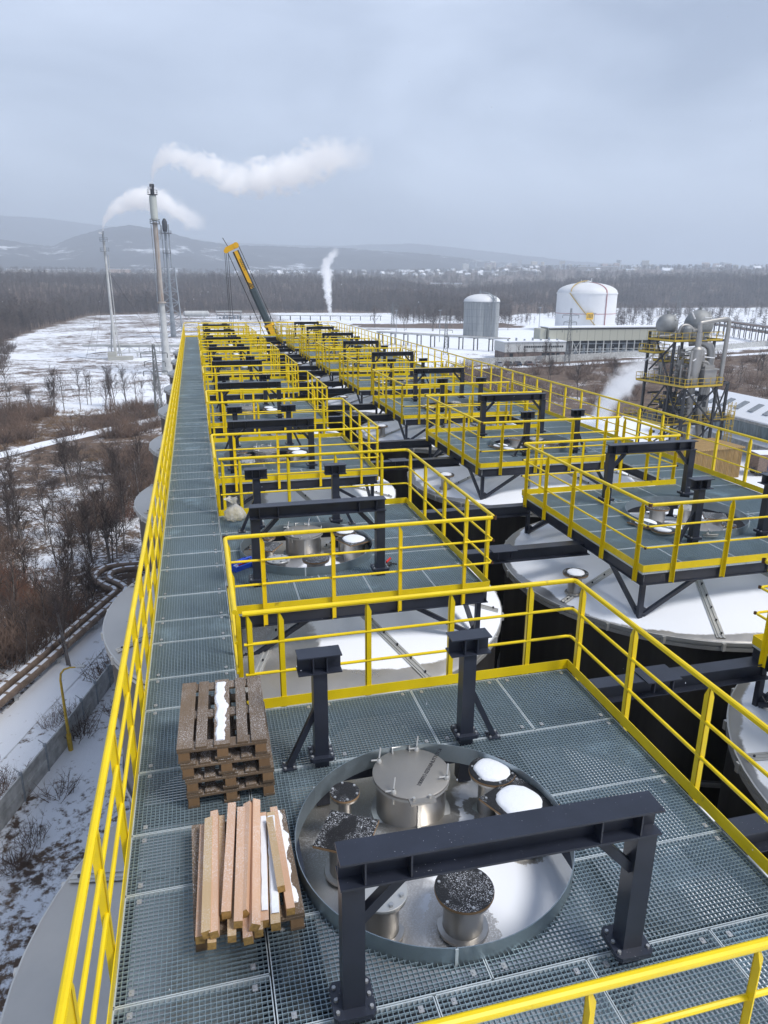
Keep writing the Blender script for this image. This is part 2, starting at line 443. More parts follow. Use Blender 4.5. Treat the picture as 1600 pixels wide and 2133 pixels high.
def make_platform():
    root = thing('platform_deck', 'x', 'platform', group='grating decks above the tanks')
    ys = [0, 0.93, 1.70, 2.40, 3.30, LEN]
    cells = []
    for a, b in ((0, .95), (.95, 1.98), (1.98, 2.9), (2.9, WID)): cells.append((a, b, 0, .93))
    for i in range(1, 4):
        cells.append((0, CX, ys[i], ys[i + 1])); cells.append((CX, WID, ys[i], ys[i + 1]))
    for a, b in ((0, .78), (.78, 1.78), (1.78, 2.76), (2.76, WID)): cells.append((a, b, 3.3, LEN))
    for (a, b, c, d) in cells:
        mb = MB(); grating(mb, a, b, c, d, CR + 0.004)
        mb.build('grating_panel', GMATS, root)
    mb = MB()
    n = 64
    for i in range(3):
        a0 = 2 * PI * i / 3 + 0.35; a1 = a0 + 2 * PI / 3 - 0.004
        mb.lathe([(CR - .003, -0.05), (CR - .003, 0.125), (CR + .003, 0.125), (CR + .003, -0.05)], 28, (CX, CY, 0), 0, a0, a1)
        mb.bar((CX + (CR + .008) * math.cos(a0), CY + (CR + .008) * math.sin(a0), -0.04), (CX + (CR + .008) * math.cos(a0), CY + (CR + .008) * math.sin(a0), 0.122), 0.02, 0.008, 1)
    mb.build('opening_ring', [M['ring'], M['band']], root)
    e = 0.05
    for (p, q) in (((0, 0), (WID, 0)), ((WID, 0), (WID, LEN)), ((WID, LEN), (0, LEN)), ((0, LEN), (0, 0))):
        mb = MB(); p = Vector((*p, 0)); q = Vector((*q, 0)); d = (q - p).normalized(); nn = Vector((-d.y, d.x, 0))
        p2, q2 = p + nn * 0.03 + d * 0.0, q + nn * 0.03
        if abs(d.x) > .5: p2 += d * 0.062; q2 -= d * 0.062
        zc = -0.125
        mb.bar(p2 + Vector((0, 0, zc)), q2 + Vector((0, 0, zc)), 0.008, 0.18)
        for dz in (-0.085, 0.085):
            mb.bar(p2 + nn * .0 + Vector((0, 0, zc + dz)), q2 + Vector((0, 0, zc + dz)), 0.06, 0.01)
        mb.build('edge_beam', M['dark'], root)
    for y in (0.95, 3.32):
        mb = MB(); mb.box(0.07, WID - 0.07, y - 0.05, y + 0.05, -0.21, -0.036); mb.build('joist', M['dark'], root)
    for x in (0.28, 2.42):
        mb = MB(); mb.box(x - 0.05, x + 0.05, 1.01, 3.26, -0.2, -0.038); mb.build('joist', M['dark'], root)
    # struts down to the tank roof at the outer corners, with V braces
    for (x, y, bx, by) in ((WID - .05, 0.05, -1, 1), (WID - .05, LEN - .05, -1, -1), (0.05, 0.05, 1, 1), (0.05, LEN - .05, 1, -1)):
        fx, fy = x + bx * 0.06, y + by * 0.06
        mb = MB()
        mb.bar((fx, fy, -0.84), (fx, fy, -0.215), 0.07, 0.07)
        mb.box(fx - .09, fx + .09, fy - .09, fy + .09, -0.86, -0.845)
        for (tx, ty) in ((fx + bx * 0.95, fy), (fx, fy + by * 0.95)):
            mb.bar((fx + (tx - fx) * .06, fy + (ty - fy) * .06, -0.76), (tx, ty, -0.215), 0.06, 0.06)
            mb.bar((fx + (tx - fx) * .02, fy + (ty - fy) * .02, -0.80), (fx + (tx - fx) * .12, fy + (ty - fy) * .12, -0.66), 0.012, 0.12)
        mb.build('strut', M['dark'], root)
    return root

def make_rail():
    root = thing('guardrail', 'x', 'guardrail', group='yellow guardrails round the grating decks')
    o = 0.02
    A = (0.07, LEN + o); B = (WID + o, LEN + o); C = (WID + o, -o); D = (0.0, -o); E = (0.0, -2.22)
    path = [[A, B, C, D, E]]
    X, Y = (1, 0), (0, 1)
    posts = []
    for x in (0.10, .41, 1.3, 2.2, 3.1): posts.append((x, LEN + o - .01, (1, 0, 0), (0, 1, 0)))
    for y in (4.12, 3.15, 2.08, 1.05, 0.2): posts.append((WID + o - .01, y, (0, 1, 0), (1, 0, 0)))
    for x in (.43, 1.35, 2.27, 3.2): posts.append((x, -o + .01, (1, 0, 0), (0, -1, 0)))
    for y in (-.12, -1.1, -2.15): posts.append((0.005, y, (0, 1, 0), (1, 0, 0)))
    toe = [((0.02, LEN + .004), (WID + .004, LEN + .004)), ((WID + .007, LEN), (WID + .007, 0)), ((WID + .004, -.004), (0, -.004))]
    rail_parts(root, path, posts, toe, joints=[B, C, D])
    return root

def hbeam(mb, p, q, w, h, t=0.012, mi=0, stiff=()):
    p = Vector(p); q = Vector(q); d = (q - p).normalized(); s = d.cross(Vector((0, 0, 1)))
    for z in (h / 2 - t / 2, -h / 2 + t / 2):
        mb.bar(p + Vector((0, 0, z)), q + Vector((0, 0, z)), w, t, mi)
    mb.bar(p, q, 0.01, h - 2 * t - .001, mi)
    for k in stiff:
        c = p + d * k
        for sg in (1, -1):
            mb.bar(c + s * sg * .008 - d * .005, c + s * sg * .008 + d * .005, .002, h - 2 * t - .002, mi) if False else None
            a = c + s * sg * 0.006; b = c + s * sg * (w / 2 - .004)
            mb.bar(a, b, 0.01, h - 2 * t - .002, mi)

def leg_flange(mb, x, y, z, s, nb=3):
    poly = [(x + i * s / 2, y + j * s / 2) for i, j in ((-.8, -1), (.8, -1), (1, -.8), (1, .8), (.8, 1), (-.8, 1), (-1, .8), (-1, -.8))]
    mb.prism(poly, z, z + 0.016); mb.prism(poly, z - 0.02, z - 0.003)
    for i in (-1, 1):
        for k in range(nb):
            j = -1 + 2 * k / (nb - 1)
            px, py = x + i * s * .40, y + j * s * .32
            mb.lathe([(0.0001, .032), (0.0125, .032), (0.0125, .016)], 6, (px, py, z), 1)

def make_gantry():
    root = thing('pipe_support_frame', 'x', 'support frame', group='dark portal frames on the decks')
    ZT = 1.185; hb = 0.18
    xs = (-0.90, 0.90)
    for x in xs:
        mb = MB(); mb.box(x - .065, x + .065, -.065, .065, -0.42, ZT - hb - .001)
        leg = mb.build('leg', M['dark'], root)
        mb = MB(); leg_flange(mb, x, 0, 0.10, 0.25); mb.build('base_flange', [M['dark'], M['bolt']], leg)
        sg = 1 if x < 0 else -1
        mb = MB(); mb.bar((x + sg * .05, 0, ZT - hb - .29), (x + sg * .31, 0, ZT - hb - .012), 0.06, 0.06, 0, (0, 1, 0)); mb.build('brace', M['dark'], root)
    mb = MB(); hbeam(mb, (-0.975, 0, ZT - hb / 2), (0.975, 0, ZT - hb / 2), 0.18, hb, 0.014, 0, (0.14, 0.40, 1.55, 1.81))
    mb.build('crossbeam', M['dark'], root)
    return root

def make_tpost(sg):
    root = thing('support_post', 'x', 'support post', group='dark T-headed posts on the decks')
    mb = MB(); mb.box(-.062, .062, -.062, .062, -0.42, 0.949); post = mb.build('post', M['dark'], root)
    mb = MB(); leg_flange(mb, 0, 0, 0.10, 0.22); mb.build('base_flange', [M['dark'], M['bolt']], post)
    mb = MB(); hbeam(mb, (-.19, 0, 1.035), (.19, 0, 1.035), 0.18, 0.17, 0.012, 0, (.13, .25)); mb.build('head', M['dark'], root)
    mb = MB(); mb.bar((sg * .04, 0, 0.56), (sg * .29, 0, 0.02), 0.05, 0.05, 0, (0, 1, 0))
    mb.box(sg * .29 - .06, sg * .29 + .06, -.06, .06, 0.004, 0.016)
    for a in (-.04, .04):
        for b in (-.04, .04):
            mb.lathe([(0.0001, .03), (0.011, .03), (0.011, .016)], 6, (sg * .29 + a, b, 0), 1)
    mb.build('brace', [M['dark'], M['bolt']], root)
    return root

# ------------------------------------------------------------------ tanks
TR, TZ, TS = 3.18, -0.86, 0.222                # roof radius, rim height, cone slope
def roof_z(r): return TZ + (TR - r) * TS
GZ = -20.0
def make_tank(roofmat, nz_extra):
    root = thing('storage_tank', 'x', 'tank', group='steel storage tanks under the decks')
    mb = MB()
    mb.lathe([(0.02, roof_z(0))] + [(r, roof_z(r)) for r in (0.8, 1.6, 2.4, TR - .03)] + [(TR, TZ - 0.012)], 72)
    mb.build('roof', roofmat, root)
    mb = MB(); mb.lathe([(TR - .002, TZ - .014), (TR + .018, TZ - .02), (TR + .018, TZ - .07), (TR - .02, TZ - .075), (TR - .02, TZ - .1), (TR + .012, TZ - .105), (TR + .012, TZ - .16), (TR - .06, TZ - .165)], 72)
    for i in range(24):
        t = 2 * PI * (i + .5) / 24
        mb.bar(((TR + .016) * math.cos(t), (TR + .016) * math.sin(t), TZ - .15), ((TR + .016) * math.cos(t), (TR + .016) * math.sin(t), TZ - .03), .05, .05, 0)
    mb.build('rim_band', M['pale'], root)
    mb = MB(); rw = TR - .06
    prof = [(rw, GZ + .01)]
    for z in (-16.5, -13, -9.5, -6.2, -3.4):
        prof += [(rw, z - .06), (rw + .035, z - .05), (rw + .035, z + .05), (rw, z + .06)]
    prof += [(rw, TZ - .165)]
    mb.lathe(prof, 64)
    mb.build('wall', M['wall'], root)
    mb = MB()
    for z in (-16.5, -13, -9.5, -6.2, -3.4):
        mb.lathe([(rw + .036, z - .045), (rw + .045, z - .03), (rw + .045, z + .03), (rw + .036, z + .045)], 64)
    mb.build('hoop', M['pale'], root)
    src = None
    for k in range(8):
        a = R(-113 + 45 * k)
        if src is None:
            mb = MB()
            z0, z1 = roof_z(1.25), roof_z(3.1)
            for off, hh in ((-.028, .012), (.028, .012)):
                mb.bar((1.25, off, z0 + hh), (3.13, off, z1 + hh), 0.02, 0.022)
            mb.bar((1.25, 0, z0 + .006), (3.13, 0, z1 + .006), 0.13, 0.008)
            for q in range(6):
                r = 1.5 + .31 * q
                mb.lathe([(0.0001, .05), (0.014, .05), (0.014, .0)], 6, (r, .02, roof_z(r)), 1)
            src = mb.build('roof_batten', [M['pale'], M['darkrail']], root, (0, 0, 0), (0, 0, a))
        else: inst(src, 'roof_batten', root, (0, 0, 0), (0, 0, a))
    def nozzle(x, y, ztop, rp, rf, cover, square=False, rot=0.0, capsnow=0.0):
        r = math.hypot(x, y); zb = roof_z(r) - .03
        mb = MB(); mb.lathe([(rp, zb - rp * .25), (rp, ztop - .03)], 24, (x, y, 0))
        mb.lathe([(rp + .045, zb + .035 - .0), (rp + .04, zb + .05), (rp + .002, zb + .055)], 24, (x, y, 0), 0)
        mb.lathe([(rp, ztop - .034), (rf * .97, ztop - .034), (rf * .97, ztop - .014), (rp * .5, ztop - .014)], 28, (x, y, 0), 0)
        nz = mb.build('nozzle', M['steel'], root)
        mb = MB()
        if cover == 'steel':
            mb.lathe([(rf, ztop - .012), (rf, ztop + .006), (rf - .004, ztop + .010), (0.001, ztop + .010)], 32, (x, y, 0))
            for k in range(8):
                t = 2 * PI * k / 8 + .2
                mb.lathe([(0.0001, .03), (.018, .03), (.018, .010)], 6, (x + rf * .8 * math.cos(t), y + rf * .8 * math.sin(t), ztop), 1)
            mb.build('cover_plate', [M['pale'], M['bolt']], nz)
        else:
            if square:
                pl = [(x + rf * (i * math.cos(rot) - j * math.sin(rot)), y + rf * (i * math.sin(rot) + j * math.cos(rot))) for i, j in ((-1, -1), (1, -1), (1, 1), (-1, 1))]
            else: pl = [(x + rf * math.cos(2 * PI * k / 32), y + rf * math.sin(2 * PI * k / 32)) for k in range(32)]
            mb.prism(pl, ztop - .012, ztop + .006, 0)
            mb.prism([(x + (a - x) * .992, y + (b - y) * .992) for a, b in pl], ztop + .0062, ztop + .010, 1)
            nb = 4 if square else 6
            for k in range(nb):
                t = 2 * PI * (k + .5) / nb + rot; q = rf * (1.15 if square else .86)
                mb.lathe([(0.0001, .018), (.011, .018), (.011, .010)], 8, (x + q * math.cos(t), y + q * math.sin(t), ztop), 2)
            mb.build('cover_board', [M['plyedge'], M['black'], M['bolt']], nz)
        if capsnow:
            mb = MB(); n = 40; rings = [(1.0, .011), (.96, .022), (.85, .032), (.5, .04)]
            o = []
            for fr, zz in rings:
                for k in range(n):
                    t = 2 * PI * k / n
                    w = 1 + .10 * noise.noise(Vector((x * 9 + 1.3 * math.cos(t), y * 9 + 1.3 * math.sin(t), 0))) + .05 * noise.noise(Vector((7 * math.cos(t), 7 * math.sin(t), x * 5)))
                    q = rf * capsnow * fr * w
                    o.append((x + q * math.cos(t), y + q * math.sin(t), ztop + zz))
            o.append((x, y, ztop + .042))
            fs = [(i * n + k, i * n + (k + 1) % n, (i + 1) * n + (k + 1) % n, (i + 1) * n + k) for i in range(3) for k in range(n)]
            fs += [(3 * n + k, 3 * n + (k + 1) % n, 4 * n) for k in range(n)]
            mb.add(o, fs, 0, True); mb.build('snow_cap', M['snow'], nz, sharp=0)
    nozzle(-.55, .65, .05, .055, .125, 'b')
    nozzle(-.63, .17, .06, .14, .205, 'b', True, R(-30))
    nozzle(-.50, -.43, .05, .125, .185, 'steel')
    nozzle(.07, -.56, .06, .145, .213, 'b')
    nozzle(.76, .60, .06, .115, .205, 'b', capsnow=.76)
    nozzle(.83, .19, .05, .185, .235, 'b', True, R(25), capsnow=.80)
    for e in nz_extra: nozzle(*e)
    # manhole
    x, y, zt = .06, .74, .06
    zb = roof_z(math.hypot(x, y))
    mb = MB(); mb.lathe([(.305, zb - .12), (.305, zt - .03)], 40, (x, y, 0))
    mb.lathe([(.36, zb - .05), (.352, zb + .012), (.306, zb + .02)], 40, (x, y, 0), 1)
    mb.bar((x - .02, y - .315, zb - .02), (x - .02, y - .315, zt - .05), .03, .02, 1)
    mh = mb.build('manhole', [M['steel'], M['pale']], root)
    mb = MB(); mb.lathe([(.30, zt - .035), (.337, zt - .035), (.337, zt - .012)], 48, (x, y, 0), 1)
    mb.lathe([(.337, zt - .010), (.340, zt - .008), (.340, zt + .010), (.334, zt + .014), (.001, zt + .014)], 48, (x, y, 0))
    mb.box(x - .12, x + .10, y - .40, y - .30, zt - .006, zt + .012)
    for sx in (-.08, .06): mb.lathe([(0.0001, .04), (.014, .04), (.014, .01)], 6, (x + sx, y - .35, zt), 1)
    lid = mb.build('lid', [M['lid'], M['pale']], mh)
    mb = MB(); mb.tube([(x - .09, y + .29, zt), (x - .09, y + .31, zt + .06), (x + .07, y + .31, zt + .06), (x + .07, y + .29, zt)], .009, 6)
    mb.build('grip', M['pale'], lid)
    for t in (R(-135), R(-30), R(65), R(140)):
        cx, cy_ = x + .315 * math.cos(t), y + .315 * math.sin(t)
        mb = MB(); mb.tube([(cx, cy_, zt - .10), (cx, cy_, zt + .05)], .010, 6)
        mb.lathe([(.026, .014), (.026, .03), (.012, .05), (.0001, .05)], 10, (cx, cy_, zt))
        mb.tube([(cx, cy_, zt + .035), (cx + .03, cy_ + .06, zt + .12)], .008, 6)
        mb.tube([(cx, cy_, zt + .035), (cx - .07, cy_ - .0, zt + .04)], .008, 6)
        mb.build('clamp', M['pale'], lid)
    return root
def stamp(root):
    # cut lettering on the nearest lid
    lid = [c for c in root.children if c.name.startswith('manhole')][0].children[0]
    cu = bpy.data.curves.new('t', 'FONT'); cu.body = "1000015 0Z010/HUTTOV.500"; cu.size = .05; cu.extrude = .0012; cu.space_character = .95
    o = bpy.data.objects.new('t', cu); COL.objects.link(o)
    bpy.context.view_layer.update()
    me = bpy.data.meshes.new_from_object(o); bpy.data.objects.remove(o)
    me.materials.clear(); me.materials.append(M['darkrail'])
    t = bpy.data.objects.new('stamped_lettering', me); COL.objects.link(t)
    t.parent = lid; t.location = (.08, .54, .0755); t.rotation_euler = (0, 0, R(52))

ORD = ['nearest', 'second', 'third', 'fourth', 'fifth', 'sixth', 'seventh', 'eighth', 'farthest']
NP = 9
TXL, TXR, TY = 1.5, 8.45, Y0 + CY
plat = make_platform(); rail = make_rail(); gan = make_gantry(); tpl = make_tpost(-1); tpr = make_tpost(1)
tankL = make_tank(M['roofL'], [])
tankR = make_tank(M['roofR'], [(2.62, 1.0, -.42, .11, .21, 'b', False, 0, 0.7)])
first = dict.fromkeys('prgxyLR', True)
def use(src, key):
    if first[key]:
        first[key] = False; return src
    return copy_tree(src)
nearword = lambda i, row: f'{ORD[i]} from the viewer in the {row} row'
for row in ('left', 'right'):
    for i in range(NP):
        yb = Y0 + PITCH_Y * i
        if row == 'left': base, rz = Vector((XL1, yb, 0)), 0.0
        else: base, rz = Vector((XR_OPEN, yb + LEN, 0)), PI
        rot = Matrix.Rotation(rz, 4, 'Z')
        at = lambda x, y: base + rot @ Vector((x, y, 0))
        p = use(plat, 'p'); p.location = base; p.rotation_euler = (0, 0, rz)
        p['label'] = f'grating deck with round opening, {nearword(i, row)}'
        r = use(rail, 'r'); r.location = base; r.rotation_euler = (0, 0, rz)
        r['label'] = f'yellow guardrail round the deck {nearword(i, row)}'
        g = use(gan, 'g'); g.location = at(1.345, .92); g.rotation_euler = (0, 0, rz + (R(-1.3) if (i == 0 and row == 'left') else 0))
        g['label'] = f'dark portal frame on the deck {nearword(i, row)}'
        for key, src, x, w in (('x', tpl, .655, 'left'), ('y', tpr, 2.03, 'right')):
            q = use(src, key); q.location = at(x, 3.31); q.rotation_euler = (0, 0, rz)
            side = w if rz == 0 else {'left': 'right', 'right': 'left'}[w]
            q['label'] = f'dark T-headed post, {side} of its pair, deck {nearword(i, row)}'
        t = use(tankL if row == 'left' else tankR, 'L' if row == 'left' else 'R')
        t.location = (TXL if row == 'left' else TXR, TY + PITCH_Y * i, 0); t.rotation_euler = (0, 0, rz if row == 'left' else PI)
        t['label'] = f'steel tank under the deck {nearword(i, row)}'
        if row == 'left' and i == 0: t0 = t
stamp(t0)

# beams bridging the two rows of decks
mb0 = MB(); hbeam(mb0, (0, 0, 0), (XR_OPEN - WID - XP1 + .3, 0, 0), 0.2, 0.22)
first_b = None
for i in range(NP):
    for k, ly in (('far', 4.17), ('near', 1.85)):
        b = thing('bridging_beam', f'dark beam bridging both rows at the {ORD[i]} decks, {k} one of two', 'beam', (XP1 - .15, Y0 + PITCH_Y * i + ly, -0.27), 0, 'dark beams bridging the two rows of decks')
        if first_b is None:
            first_b = mb0.build('beam', M['dark'], b)
            m = MB(); m.box(-.22, .22, -.17, .17, .112, .124)
            for sx in (-.12, .12): m.prism([(sx - .006, -.1), (sx + .006, -.1), (sx + .006, -.16), (sx - .006, -.16)], -.02, .111)
            fp = m.build('seat_plate', M['dark'], b, (1.25, 0, 0))
        else:
            inst(first_b, 'beam', b)
            if k == 'near' or i == 0: inst(fp, 'seat_plate', b, (1.15, 0, 0))

# ------------------------------------------------------------------ walkways
YEND = Y0 + PITCH_Y * 8 + LEN + 0.9
def walkway(name, label, x0, x1, y0, y1, seed):
    root = thing(name, label, 'walkway'); rr = random.Random(seed)
    y = y0; lens = [0.60, 0.79, 1.0, 0.62, 0.85]; src = {}; k = 0
    while y < y1 - .05:
        l = min(lens[k % 5] if seed == 1 else lens[(k * 2 + 1) % 5], y1 - y)
        if y1 - y - l < .25: l = y1 - y
        key = round(l, 3)
        if key not in src:
            mb = MB(); grating(mb, x0, x1, 0, l); src[key] = mb.build('grating_panel', GMATS, root, (0, y, 0))
        else: inst(src[key], 'grating_panel', root, (0, y, 0))
        y += l; k += 1
    for x in (x0 + .01, x1 - .035):
        mb = MB(); mb.box(x - .004, x + .004, y0, y1, -.2, -.036); mb.box(x - .035, x + .035, y0, y1, -.21, -.2001); mb.build('edge_beam', M['dark'], root)
    mb = MB(); mb.box(x0 + .02, x1 - .07, -.04, .04, -.19, -.037)
    yy = y0 + .4; src = None
    while yy < y1:
        if src is None: src = mb.build('joist', M['dark'], root, (0, yy, 0))
        else: inst(src, 'joist', root, (0, yy, 0))
        yy += PITCH_Y / 3
    return root
walkway('walkway', 'long narrow grating walkway running past the left ends of the decks', XL0, XL1 - .003, 0.49, YEND, 1)
walkway('walkway', 'grating walkway along the right ends of the right row of decks', XR_OPEN + .003, XW1, Y0 - 1, YEND, 2)
walkway('walkway', 'short grating bridge joining both walkways at the far end of the decks', XL1 + .01, XR_OPEN - .01, YEND - .86, YEND, 2)
def long_rail(name, label, x, n, y0, y1, step, ends):
    root = thing(name, label, 'guardrail')
    ys = []; y = y0 + .15
    while y < y1: ys.append(y); y += step
    path = [[(x, y0), (x, y1)]] if not ends else [[(x, y0), (x, y1), ends]]
    posts = [(x - n[0] * .012, yy, (0, 1, 0), n) for yy in ys]
    toe = [((x - n[0] * .02, y0), (x - n[0] * .02, y1))]
    if ends: toe.append(((x, y1), ends))
    rail_parts(root, path, posts, toe); return root
long_rail('guardrail', 'long yellow guardrail along the outer left edge of the walkway', XL0 - .02, (-1, 0, 0), 0.6, YEND + .02, 1.02, (XL1 + .2, YEND + .02))
long_rail('guardrail', 'long yellow guardrail along the outer right edge of the decks', XW1 + .02, (1, 0, 0), Y0 - 1, YEND + .02, 1.02, None)
root = thing('guardrail', 'yellow guardrail across the far end bridge', 'guardrail')
rail_parts(root, [[(XL1 + .3, YEND + .02), (XW1, YEND + .02)]], [(XL1 + .5 + 1.1 * k, YEND + .01, (1, 0, 0), (0, 1, 0)) for k in range(10)], [((XL1 + .3, YEND + .004), (XW1, YEND + .004))])
#@@LOOSE
# ------------------------------------------------------------------ pallets, timber, small things on the decks
PW, PD, PH = 0.72, 1.03, 0.136
pal_src = {}
def pallet(label, x, y, z, rz, snow=None):
    root = thing('pallet', label, 'pallet', (x, y, z), rz, 'wooden pallets on the nearest deck')
    def part(nm, key, sx, sy, sz, px, py, pz, m, tilt=0.0):
        if key not in pal_src:
            mb = MB(); e = 0.004
            mb.box(-sx / 2, sx / 2, -sy / 2, sy / 2, 0, sz)
            o = pal_src[key] = mb.build(nm, m, root, (px, py, pz))
        else: o = inst(pal_src[key], nm, root, (px, py, pz))
        o.rotation_euler = (0, 0, tilt)
    for bx, w, k in ((-.297, .126, 'tw'), (-.165, .088, 'tn'), (0, .128, 'tw2'), (.165, .088, 'tn'), (.297, .126, 'tw')):
        part('deck_board', k, w, PD - rnd.uniform(0, .015), .02, bx, 0, PH - .02, M['pallet'], rnd.uniform(-.006, .006))
    for by in (-.455, 0, .455):
        part('stringer', 's', PW, .12, .02, 0, by, PH - .041, M['pallet'])
        for bx in (-.297, 0, .297): part('block', 'b', .122 if bx == 0 else .088, .118, .072, bx + (0.01 if bx > 0 else -.01 if bx < 0 else 0), by, .021, M['block'])
    for bx, k in ((-.31, 'u'), (0, 'u2'), (.31, 'u')): part('bottom_board', k, .095 if k == 'u' else .13, PD, .02, bx, 0, 0, M['pallet'])
    for (x0, x1, y0, y1) in snow or ():
        mb = MB(); n = 70; o = []
        for i in range(n + 1):
            yy = y0 + (y1 - y0) * i / n
            a = x0 + .016 * noise.fractal(Vector((yy * 9, 1.3, x0 * 7)), .7, 2.2, 4); b = x1 + .03 * noise.fractal(Vector((yy * 7, 5.1, x0 * 7)), .7, 2.2, 4)
            o += [(a, yy, PH - .001), (a * .85 + b * .15, yy, PH + .012), (a * .2 + b * .8, yy, PH + .012), (b, yy, PH - .001)]
        fs = [(i * 4 + j, i * 4 + j + 1, i * 4 + j + 5, i * 4 + j + 4) for i in range(n) for j in range(3)] + [(3, 2, 1, 0), (n * 4, n * 4 + 1, n * 4 + 2, n * 4 + 3)]
        mb.add(o, fs, 0, True); mb.build('snow', M['snow'], root)
    return root
for k, (lab, dx, dy, rz) in enumerate((('weathered pallet at the bottom of the pallet stack', .01, 0, .01), ('weathered pallet second from the bottom of the stack', .02, -.005, -.012),
        ('weathered pallet just below the snow-streaked top one', 0, 0, -.02), ('weathered pallet with a snow strip, topmost of the stack', -.015, .01, -.035))):
    pallet(lab, dx + .01, 5.68 + dy, .002 + k * (PH + .001) * 1.035, rz, [(-.055, .03, -.46, .45)] if k == 3 else None)
pallet('weathered pallet lying under loose sawn timber', .07, 4.29, .002, .015, [(.245, .335, -.42, .50), (.03, .10, .1, .46)])
TB = [((-.20, 4.71), (-.24, 3.70), .062, 0, 'A'), ((-.155, 4.70), (-.195, 3.67), .062, 1, 'B'), ((-.115, 4.77), (-.15, 3.66), .058, 1, 'A'), ((-.07, 4.78), (-.11, 3.84), .062, 0, 'B'),
      ((.02, 4.82), (-.07, 3.79), .064, 1, 'A'), ((.085, 4.76), (.0, 3.70), .060, 1, 'A'), ((.145, 4.80), (.045, 3.77), .062, 1, 'A'), ((.20, 4.82), (.10, 3.65), .062, 1, 'A'),
      ((.245, 4.73), (.165, 3.72), .066, 0, 'A'), ((.31, 4.72), (.235, 3.68), .066, 0, 'B'), ((.335, 4.78), (.345, 3.78), .06, 0, 'A'),
      ((-.13, 4.62), (-.17, 3.64), .058, 0, 'B'), ((.0, 4.70), (-.045, 3.66), .058, 0, 'B'), ((.085, 4.72), (.055, 3.62), .064, 0, 'A'), ((.13, 4.68), (.125, 3.66), .06, 0, 'B'), ((.29, 4.6), (.30, 3.92), .055, 1, 'B')]
tl = ['leftmost pink timber beam on the pallet', 'tan timber beam on top at the left of the pile', 'pink timber beam on top, third from the left', 'shorter tan timber beam left of the pile centre',
      'pink timber beam reaching farthest back left of centre', 'pink upper timber beam just left of the pile centre', 'pink upper timber beam with a notched far end', 'pink upper timber beam standing out at the far end, right of centre',
      'flat snow-dusted timber beam right of centre', 'timber beam with a thick strip of snow', 'rightmost timber beam lying askew by the snow strip', 'tan lower timber beam under the left of the pile',
      'tan lower timber beam poking out below the pile centre', 'lower timber beam jutting out nearest the viewer', 'tan lower timber beam hidden under the upper pink ones', 'short timber offcut lying on the snowy right side of the pile']
for (a, b, w, lv, k), lab in zip(TB, tl):
    z = PH + .004 + w / 2 + lv * .064
    mb = MB(); p = Vector((*a, z + (.004 if lv else 0))); q = Vector((*b, z))
    rl = random.Random(lab).uniform(-.5, .5) if lv else random.Random(lab).uniform(-.12, .12)
    mb.bar(p, q, w * .94, w * .98, 0, (rl, 0, 1))
    mb.m[-6] = 1; mb.m[-5] = 1
    if 'offcut' in lab: mb.m[-1] = 2
    c = (p + q) / 2; mb.v = [tuple(Vector(v) - c) for v in mb.v]
    o = mb.build('timber_beam', [M['timber' + k], M['endgrain'], M['bark']], None, c)
    tag(o, lab, 'timber', 'sawn timber piled on the pallet')
    if 'thick strip of snow' in lab or 'flat snow' in lab:
        d = (q - p); m2 = MB(); n = 24; vs = []
        s = d.cross(Vector((0, 0, 1))).normalized(); kk = .45 if 'thick' in lab else .3
        for i in range(n + 1):
            r = p - c + d * (.05 + .88 * i / n); e1 = w * (kk + .12 * noise.noise(Vector((i * .5, a[0] * 9, 0)))); e0 = w * .42
            for t, h in ((-e0, .0), (-e0 * .8, .010), (e1 * .7, .010), (e1, 0)): vs.append(r + s * t + Vector((0, 0, w * .49 + h)))
        m2.add(vs, [(i * 4 + j, i * 4 + 4 + j, i * 4 + 5 + j, i * 4 + 1 + j) for i in range(n) for j in range(3)], 0, True)
        m2.build('snow', M['snow'], o)

def plastic():
    m = Mat('clear_plastic_film'); m.set('Base Color', (0.86, 0.85, 0.82)).set('Roughness', 0.22).set('Transmission Weight', 0.55).set('IOR', 1.2)
    m.bump(m.noise(9, 5, 0.7), 0.9, 0.03); return m.m
mb = MB(); n = 28; vs = []; prof = [(.02, 0), (.15, .01), (.19, .07), (.19, .14), (.15, .21), (.07, .265), (.035, .30), (.05, .34), (.09, .38), (.12, .42)]
for i, (r, z) in enumerate(prof):
    for j in range(n):
        t = 2 * PI * j / n
        q = r * (1 + .30 * noise.noise(Vector((2.2 * math.cos(t), 2.2 * math.sin(t), z * 9))) + .14 * math.sin(7 * t + i))
        vs.append((q * math.cos(t) - .06 * (z > .3) * (z - .3) * 8, q * math.sin(t) * .8, max(0.003, z + .015 * math.sin(5 * t + i * 2) * (i > 1))))
mb.add(vs, [(i * n + j, i * n + (j + 1) % n, (i + 1) * n + (j + 1) % n, (i + 1) * n + j) for i in range(len(prof) - 1) for j in range(n)], 0, True)
tag(mb.build('plastic_bag', plastic(), None, (.47, 12.78, 0.004), sharp=0), 'crumpled clear plastic bag tied at the neck beside the third guardrail', 'bag')
def plain(name, c, r=.5, metal=0.0):
    m = Mat(name); m.set('Base Color', c).set('Roughness', r).set('Metallic', metal); return m.m
M['blue'] = plain('blue_plastic', (.02, .08, .55), .35); M['red'] = plain('red_plastic', (.6, .02, .015), .4); M['white'] = plain('white_paint', (.78, .79, .80), .5)
M['blackp'] = plain('black_rubber', (.015, .015, .016), .5)
t = thing('toolbox', 'open blue plastic tool tray on the second left deck', 'toolbox', (.44, 10.42, 0.003), R(-52))
mb = MB(); mb.box(-.09, .09, -.19, .19, 0, .012)
for s in (-1, 1):
    mb.bar((s * .09, -.2, .045), (s * .115, .2, .045), .012, .085, 0, (s * .3, 0, 1)); mb.bar((-.1, s * .195, .045), (.1, s * .195, .045), .012, .085)
